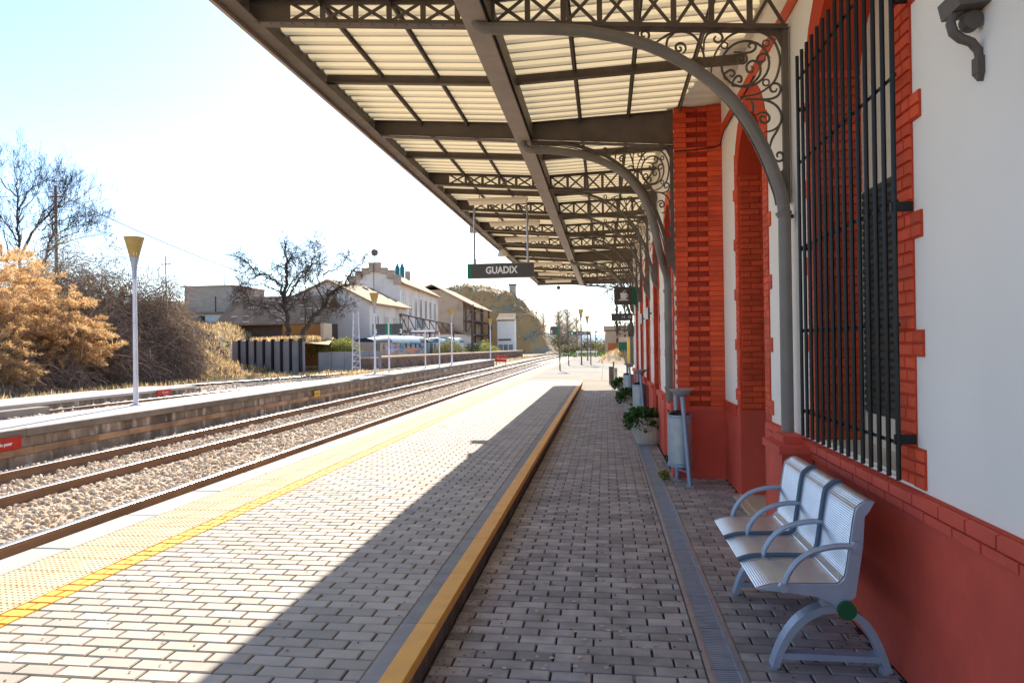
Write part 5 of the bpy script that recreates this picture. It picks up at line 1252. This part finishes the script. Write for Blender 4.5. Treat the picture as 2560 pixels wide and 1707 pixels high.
MB().box(-26,-21.2,106,109.9,-.3,3.3).build('lean_to',m_oldw,tb3); roof(tb3,(-20.7,105.6,3.1),(-26.2,105.6,4.9),(-20.7,110,3.1),(-26.2,110,4.9),m_tile,name='lean_to_roof')
for u in (1.2,3.2): MB().box(-26+u,-25.2+u,105.96,106.0,1.2,2.2).build('window',m_glass,tb3)
MB().box(-21.0,-18.9,106.5,109,-.3,1.9).build('annex',m_oldw,tb3); MB().box(-20.6,-20.2,106.46,106.5,.2,1.5).box(-19.9,-19.5,106.46,106.5,.2,1.5).build('red_door',m_signred,tb3)
# utility pole and wires
def pole(x,y,z,h,label,arms=True,r=.13,grp=None):
    t=empty('utility_pole',(x,y,z),label,'utility pole','wooden utility poles'); MB().tube([(x,y,z-1),(x,y,z+h)],[r,r*.75],8).build('pole',m_wood,t,smooth=True)
    if arms: MB().obox((x-.5,y,z+h-.75),(x+.5,y,z+h-.75),.07,.08).build('cross_arm',m_wood,t); MB().cyl((x-.42,y),.03,z+h-.72,z+h-.55,6).cyl((x+.42,y),.03,z+h-.72,z+h-.55,6).build('insulator',m_lampw,t)
    return t
P=at(139,466,45); pole(P.x,45,2.0,P.z-2.0,'tall dark utility pole among the bare twigs at the far left',r=.12)
Pm=at(1180,763,78); pole(Pm.x,78,-.2,Pm.z+.2,'dark utility pole standing in front of the grain store',r=.17)
P=at(414,640,58); pole(P.x,58,3.3,P.z-3.3,'thin pole with a short cross arm left of the block house',r=.06); P=at(560,685,62); pole(P.x,62,5,P.z-5,'stubby thin pole behind the block house roof',arms=False,r=.07)
def cable(a,b,sag,label,r=.012,mat=m_wire,n=24):
    a=Vector(a);b=Vector(b); pts=[a.lerp(b,i/n)-Vector((0,0,4*sag*(i/n)*(1-i/n))) for i in range(n+1)]
    return tag(MB().tube(pts,r,4).build('overhead_cable',mat),label,'cable','overhead cables')
cable(at(139,480,45),at(600,680,47),.25,'pale cable running down from the left pole towards the bare tree',.04)
cable(at(139,478,45),at(-60,495,40),.1,'dark cable running off the left edge from the tall pole',.025,m_wired)
cable((Pm.x,78,Pm.z-.6),at(1360,770,120),.9,'pale cable sagging across the ochre cliff',.035); cable(at(1360,770,120),(.9,31,4.3),.9,'cable rising from the cliff to the canopy end',.03)
# block house on the bank
bh=empty('block_house',(-36,62,3.4),'flat topped grey block house above a small white hut on the bank','building')
MB().box(-38.6,-33.8,60,66,4.9,7.3).build('wall',m_brickg,bh); MB().box(-38.7,-33.7,59.9,66.1,7.3,7.42).build('parapet',m_oldt,bh)
MB().box(-38.2,-33.7,59.2,60,2.6,4.75).build('hut_wall',m_white,bh); MB().box(-38.6,-33.4,58.9,60,4.75,4.92).build('hut_roof',m_tiledark,bh); MB().box(-36.8,-36.1,59.16,59.2,3.2,4.6).build('door',m_door,bh); MB().box(-37.9,-37.3,59.16,59.2,3.6,4.3).build('window',m_glass,bh); MB().box(-39.5,-38.3,59.5,60,4.3,4.5).build('awning',m_oldw,bh)
MB().tube([(-35.5,59.95,4.9),(-35.5,59.95,6.4)],.04,4).build('downpipe',m_wired,bh)
# derelict low building with a broken tile roof
dr=empty('derelict_shed',(-28.5,58,2),'derelict low shed with a patchy brown tile roof behind the bare tree','building')
MB().box(-33.4,-24.6,57.2,64,1.0,3.7).build('wall',m_wood,dr); roof(dr,(-33.6,56.4,3.55),(-33.6,60.5,6.2),(-24.3,56.4,3.55),(-24.3,60.5,6.2),m_tiledark); roof(dr,(-33.6,64.6,3.55),(-33.6,60.5,6.2),(-24.3,64.6,3.55),(-24.3,60.5,6.2),m_tiledark)  # shed wall: shade under the eave put in as a dark colour
rsn=random.Random(3); q=MB()
for i in range(26):
    u=rsn.random(); v=rsn.random(); x=-33.4+8.9*u; y=56.5+3.9*v; z=3.75+2.6*v; q.box(x-.25,x+.25,y-.12,y+.12,z,z+.09)
q.build('loose_tiles',m_oldw,dr)['kind']='stuff'
rw=empty('rust_wall',(-22.6,50,1),'small rust coloured wall block behind the forked tree','wall'); MB().box(-24.2,-21.2,50,51.5,.2,3.3).build('wall_block',m_rust,rw); MB().box(-21.15,-20.9,49.9,51.5,.2,3.4).build('end_pillar',m_stonec,rw)
# concrete panel retaining wall with steel posts
rt=empty('panel_wall',(-23,45,0),'grey concrete panel retaining wall held by dark steel posts','wall')
a=Vector((-26.9,47.5,0)); b_=Vector((-19.6,43.0,0)); Br=basis(a,b_); L=Br[2]; n=8
for i in range(n):
    q=MB(); wallbox(q,Br,i*L/n+.02,(i+1)*L/n-.02,-.3,2.12-.02*i,-.35,-.02+random.uniform(-.02,.02)); q.build('concrete_panel',m_panelc,rt)
for i in range(1,n+1):
    q=MB(); wallbox(q,Br,i*L/n-.09,i*L/n+.07,-.3,2.18,-.10,.10); q.build('steel_post',m_steelb,rt)
fl_=MB(); fl_.add([onwall(Br,0,2.0,-.3),onwall(Br,L,1.9,-.3),onwall(Br,L,1.75,-2.2),onwall(Br,0,2.4,-9)],[(0,1,2,3)]); tag(fl_.build('bank_top',m_dirt),'earth terrace behind the panel wall',kind='structure')
x=np.random.uniform(0,L*.97,3500); o=-np.random.uniform(.2,1,3500)*(5.5-3.8*x/L); aa,dd=np.array(Br[0]),np.array(Br[1]); nn=np.array(Br[3]); PP=aa+dd*x[:,None]+nn*o[:,None]; PP[:,2]=1.95
D=unit(3500)*.5+np.array([0,0,1.]); D/=np.linalg.norm(D,axis=1)[:,None]; V,F=leafquads(PP,D,np.random.uniform(.2,.55,3500),.07); tag(link('terrace_grass',npmesh('terrace_grass',V,F,m_hay),(0,0,0)),'dry grass on top of the panel wall',kind='stuff')
cw=empty('low_concrete_wall',(-18.5,46,0),'low stained concrete wall right of the forked tree','wall')
Bc_=basis((-19.5,45.6),(-16.0,48.6))
for i in range(5): q=MB(); wallbox(q,Bc_,i*.92,(i+1)*.92-.02,-.3,1.25,-.2,0); q.build('concrete_panel',m_panelc,cw)
# freight platform wall
fw=empty('freight_platform',(-13,66,0),'long rubble stone freight platform with a pale coping across the tracks','platform')
Bf=basis((-16.4,47.4),(-10.4,88)); L=Bf[2]
q=MB(); wallbox(q,Bf,0,L,-.3,.74,-2.5,0); q.build('core',m_stonew,fw)
for i in range(24): q=MB(); wallbox(q,Bf,i*L/24+.01,(i+1)*L/24-.01,.741,.86,-1.0,.07); q.build('coping_slab',m_stonec,fw)
for i in range(150):
    u=L*(random.random()**1.5); z=random.uniform(-.1,.62); w=random.uniform(.25,.6); h=random.uniform(.12,.24)
    if i<150: q=MB(); wallbox(q,Bf,u,min(u+w,L),z,min(z+h,.73),.001,random.uniform(.03,.07)); q.build('stone',m_stonew,fw)
# old coaches
def coach(u0,u1,label,graf):
    Bk=basis((-19.5,50),(-18.6,95)); 
    t=empty('railway_coach',onwall(Bk,(u0+u1)/2,.5),label,'railway coach','old coaches behind the freight platform')
    b=MB(); wallbox(b,Bk,u0,u1,.5,1.98,-1.6,0); b.build('body',m_oldt if graf else m_coachw,t)
    prof=[(.07,1.95),(.05,2.10),(-.12,2.36),(-.45,2.55),(-.8,2.60),(-1.15,2.55),(-1.48,2.36),(-1.65,2.10),(-1.67,1.95)]
    def rf(a,c,mat,name,drop=0):
        vs=[onwall(Bk,a,z-drop*(z-1.95),o) for o,z in prof]+[onwall(Bk,c,z,o) for o,z in prof]; n=len(prof)
        return MB().add(vs,[(i,i+1,n+i+1,n+i) for i in range(n-1)]+[tuple(range(n-1,-1,-1)),tuple(range(n,2*n))]).build(name,mat,t,smooth=True)
    rf(u0,u0+4.6,m_coachb,'roof_end',.45); rf(u0+4.6,u1-2.4,m_coachw,'roof'); rf(u1-2.4,u1,m_coachb,'roof_end')
    k=int((u1-u0-3)/1.6)
    for i in range(k):
        u=u0+2.3+i*1.6; w=MB(); wallbox(w,Bk,u,u+.42,1.45,1.84,-.01,.03); o=w.build('window',m_glass,t)
        f=MB(); wallbox(f,Bk,u-.05,u+.47,1.40,1.44,-.01,.05); f.build('sill',m_coachb,o)
    dr_=MB(); wallbox(dr_,Bk,u0+.5,u0+1.4,.6,1.9,-.01,.04); dr_.build('door',m_door,t)
    if graf:
        r=random.Random(5)
        for mat,(a,c) in ((m_gr2,(u0+3,u0+6.4)),(m_gr1,(u0+6.8,u1-.9)),(m_gr3,(u0+8.0,u1-2.4))):
            g=MB(); m0=(a+c)/2; pts=[]; nn_=26
            for i in range(nn_):
                an=6.283*i/nn_; rr=1+.18*math.sin(5*an+a)+.12*math.sin(9*an); pts.append((m0+(c-a)/2*math.cos(an)*rr,1.42+(.5 if mat is m_gr1 else .36)*math.sin(an)*rr-(0 if mat is not m_gr3 else .12)))
            off=.012 if mat is not m_gr3 else .018
            cpt=onwall(Bk,m0,1.42 if mat is not m_gr3 else 1.3,off); vs=[cpt]+[onwall(Bk,u,min(max(z,.6),1.93),off) for u,z in pts]
            g.add(vs,[(0,i+1,(i+1)%nn_+1) for i in range(nn_)]); g.build('graffiti',mat,t)
    bg_=MB(); wallbox(bg_,Bk,u0+1,u1-1,.05,.5,-1.4,-.2); bg_.build('underframe',m_steelb,t); return t
coach(6.8,23.0,'old coach with a blue rounded end, pale roof and blue graffiti',True); coach(24.0,41,'second pale roofed coach half hidden by bushes',False)
# white relay hut with a tiled top
hu=empty('relay_hut',(-17,122,.2),'narrow white hut with a tiled top below the ochre cliff','hut')
MB().box(-18.6,-15.6,120,122.4,-.2,6.0).build('wall',m_white,hu); roof(hu,(-18.8,119.8,5.7),(-18.6,122.6,7.0),(-15.4,119.8,5.7),(-15.6,122.6,7.0),m_tile); MB().box(-18.4,-16.2,119.9,119.98,2.3,2.6).build('bracket_board',m_lampd,hu)
for i in range(3): MB().box(-18.4+i*.9,-17.7+i*.9,119.93,120.0,.3,1.6).build('vent_panel',m_panelc,hu)
# lattice mast
lm_=empty('lattice_mast',(-16.55,44.9,0),'short pale lattice mast standing beside the far rail','mast')
b=MB()
for dx in (-.24,.24): b.obox((-16.55+dx*1.2,44.9,-.2),(-16.55+dx*.7,44.9,3.9),.06,.06)
for i in range(9): z=.2+i*.42; b.obox((-16.79+.012*i,44.9,z),(-16.31-.012*i,44.9,z),.04,.05); b.obox((-16.78,44.9,z),(-16.32,44.9,z+.4),.02,.03)
b.build('mast_frame',m_lampw,lm_)
# scrub on the hill
n_=42000; x=np.random.uniform(-60,-6,n_); y=np.random.uniform(124,175,n_); z=hillf(x,y); k=(z>2.5)&(vnoise(x,y,5,41)>-.15); x,y,z=x[k],y[k],z[k]; n_=len(x)
cl=np.maximum(0,vnoise(x,y,3.2,52))*2.0; V,F=leafquads(np.stack([x,y,z+np.random.uniform(-.1,1,n_)*cl],1),unit(n_),np.random.uniform(.15,.42,n_),.38)
tag(link('hill_scrub',npmesh('hill_scrub',V,F,[m_olive,m_brush,m_hay],mi=np.array([0,1,1,2,1,2])[np.arange(n_)%6]),(0,0,0)),'low scrub scattered over the hill',kind='stuff')
# chimney on the hill
ch=empty('chimney_stack',(-18.5,141,11),'square brown chimney stack on the crest of the hill','chimney'); MB().box(-19.15,-17.9,140,141.3,9,13.6).build('stack',m_brickg,ch); MB().box(-19.3,-17.75,139.85,141.45,13.6,13.9).build('cap',m_wood,ch)
# house and yard at the right end
def fr(x0,y0,x1,y1,Y): p,q=at(x0,y1,Y),at(x1,y0,Y); return p.x,q.x,p.z,q.z
hs=empty('tan_house',(4,86,0),'flat roofed tan house behind bare trees at the end of the platform','building')
x0,x1,z0,z1=fr(1513,826,1600,880,84); MB().box(x0,9,84,95,-.3,z1).build('wall',m_houset,hs); x0,x1,z0,z1=fr(1509,813,1600,825,84); MB().box(x0,9.3,83.7,95.3,z0-.02,z1).build('parapet',m_oldt,hs)
for u in (1548,1560):
    x0,x1,z0,z1=fr(u,832,u+5,840,83.97); MB().box(x0,x1,83.95,84.0,z0,z1).build('window',m_glass,hs)
yw=empty('yellow_gatehouse',(2.4,55,0),'yellow walled yard entrance with a dark green gate','building')
x0,x1,z0,z1=fr(1569,846,1580,906,50); MB().box(x0,x1,50,50.5,-.3,z1).build('gate_pillar',m_yelw,yw)
x0,x1,z0,z1=fr(1545,880,1569,890,52); MB().prism([(x0,-.3),(x1,-.3),(x1,z1-.25),(x0,z1)],'y',52,52.4).build('ramp_wall',m_yelw,yw)
x0,x1,z0,z1=fr(1547,855,1570,886,53); MB().box(x0,x1,53,53.15,z0,z1).build('gate_leaf',m_green,yw)
x0,x1,z0,z1=fr(1547,843,1570,855,54); MB().box(x0,x1,53.2,54.4,z0,z1).build('lintel',m_stonec,yw)
xa,xb,za,zb_=fr(1549,833,1572,845,54); roof(yw,(xa-.2,53,za),(xb+.3,53,zb_+.2),(xa-.2,57,za),(xb+.3,57,zb_+.2),m_tiledark)
ob=empty('orange_brick_wall',(.5,57.5,0),'short orange brick wall beside the green gate','wall'); sm=link('sand_mound',sheet('sand_mound',lambda X,Y:-.2+1.18*np.exp(-((X-1.2)/1.5)**4-((Y-53.6)/3.2)**2)*(1+.12*vnoise(X,Y,1.1,8)),np.arange(-1.6,4.2,.15),np.arange(46,62,.25),m_dirt),(0,0,0)); tag(sm,'sandy mound below the green gate',kind='structure')
x0,x1,z0,z1=fr(1520,857,1546,878,56); MB().box(x0,x1,56,56.4,-.3,z1).build('wall_block',m_orange,ob)
simple_tree('bare_tree','slim bare tree in front of the tan house, taller of the two',1.15,66,-.1,7.4,.12,m_bark,20,None,11,.34,.35,.22,3)
simple_tree('bare_tree','shorter slim bare tree beside it in front of the tan house',2.0,70,-.1,6.0,.10,m_bark,14,None,12,.3,.4,.2,3)
PG='bare poplars far along the tracks'
for i,(x,y,h,w) in enumerate(((-15.5,158,10.5,'leftmost bare poplar on the shoulder of the hill'),(-13.2,150,9.5,'second bare poplar, thin and open'),(-9.6,146,9.6,'dense bare poplar just left of the track sign'),(-8.0,150,10.2,'tallest dense bare poplar near the track sign'),(-6.2,154,8.5,'rightmost bare poplar beside the tracks'))):
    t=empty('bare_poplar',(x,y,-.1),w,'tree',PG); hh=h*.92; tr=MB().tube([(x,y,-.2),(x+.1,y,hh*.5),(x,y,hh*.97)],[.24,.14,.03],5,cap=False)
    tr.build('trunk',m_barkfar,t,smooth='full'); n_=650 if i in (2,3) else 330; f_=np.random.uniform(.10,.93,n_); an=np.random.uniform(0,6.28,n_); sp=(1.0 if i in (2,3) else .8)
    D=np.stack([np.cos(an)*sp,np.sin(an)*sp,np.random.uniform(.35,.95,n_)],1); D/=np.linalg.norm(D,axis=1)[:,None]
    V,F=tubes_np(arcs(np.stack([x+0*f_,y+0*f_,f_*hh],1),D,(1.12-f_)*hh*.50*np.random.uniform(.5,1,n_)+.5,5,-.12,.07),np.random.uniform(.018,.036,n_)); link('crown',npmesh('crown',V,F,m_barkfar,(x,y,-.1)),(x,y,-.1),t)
for i,(x,y,rx,rz,w) in enumerate(((-9,140,4.5,3.2,'brown scrub at the foot of the cliff by the tracks'),(-3,150,4,2.8,'dark scrub beyond the white barrier'),(2.2,140,4.5,3.0,'dark green scrub in the distance left of the tan house'),(-6,128,2.5,1.6,'low brown scrub beside the far tracks'))):
    bramble(x,y,-.2,rx,3,rz,1500,2600,w,lsz=.3,group='far scrub along the tracks')
tag(sb,'long white station building with red brick trim, barred windows and red dado','building')
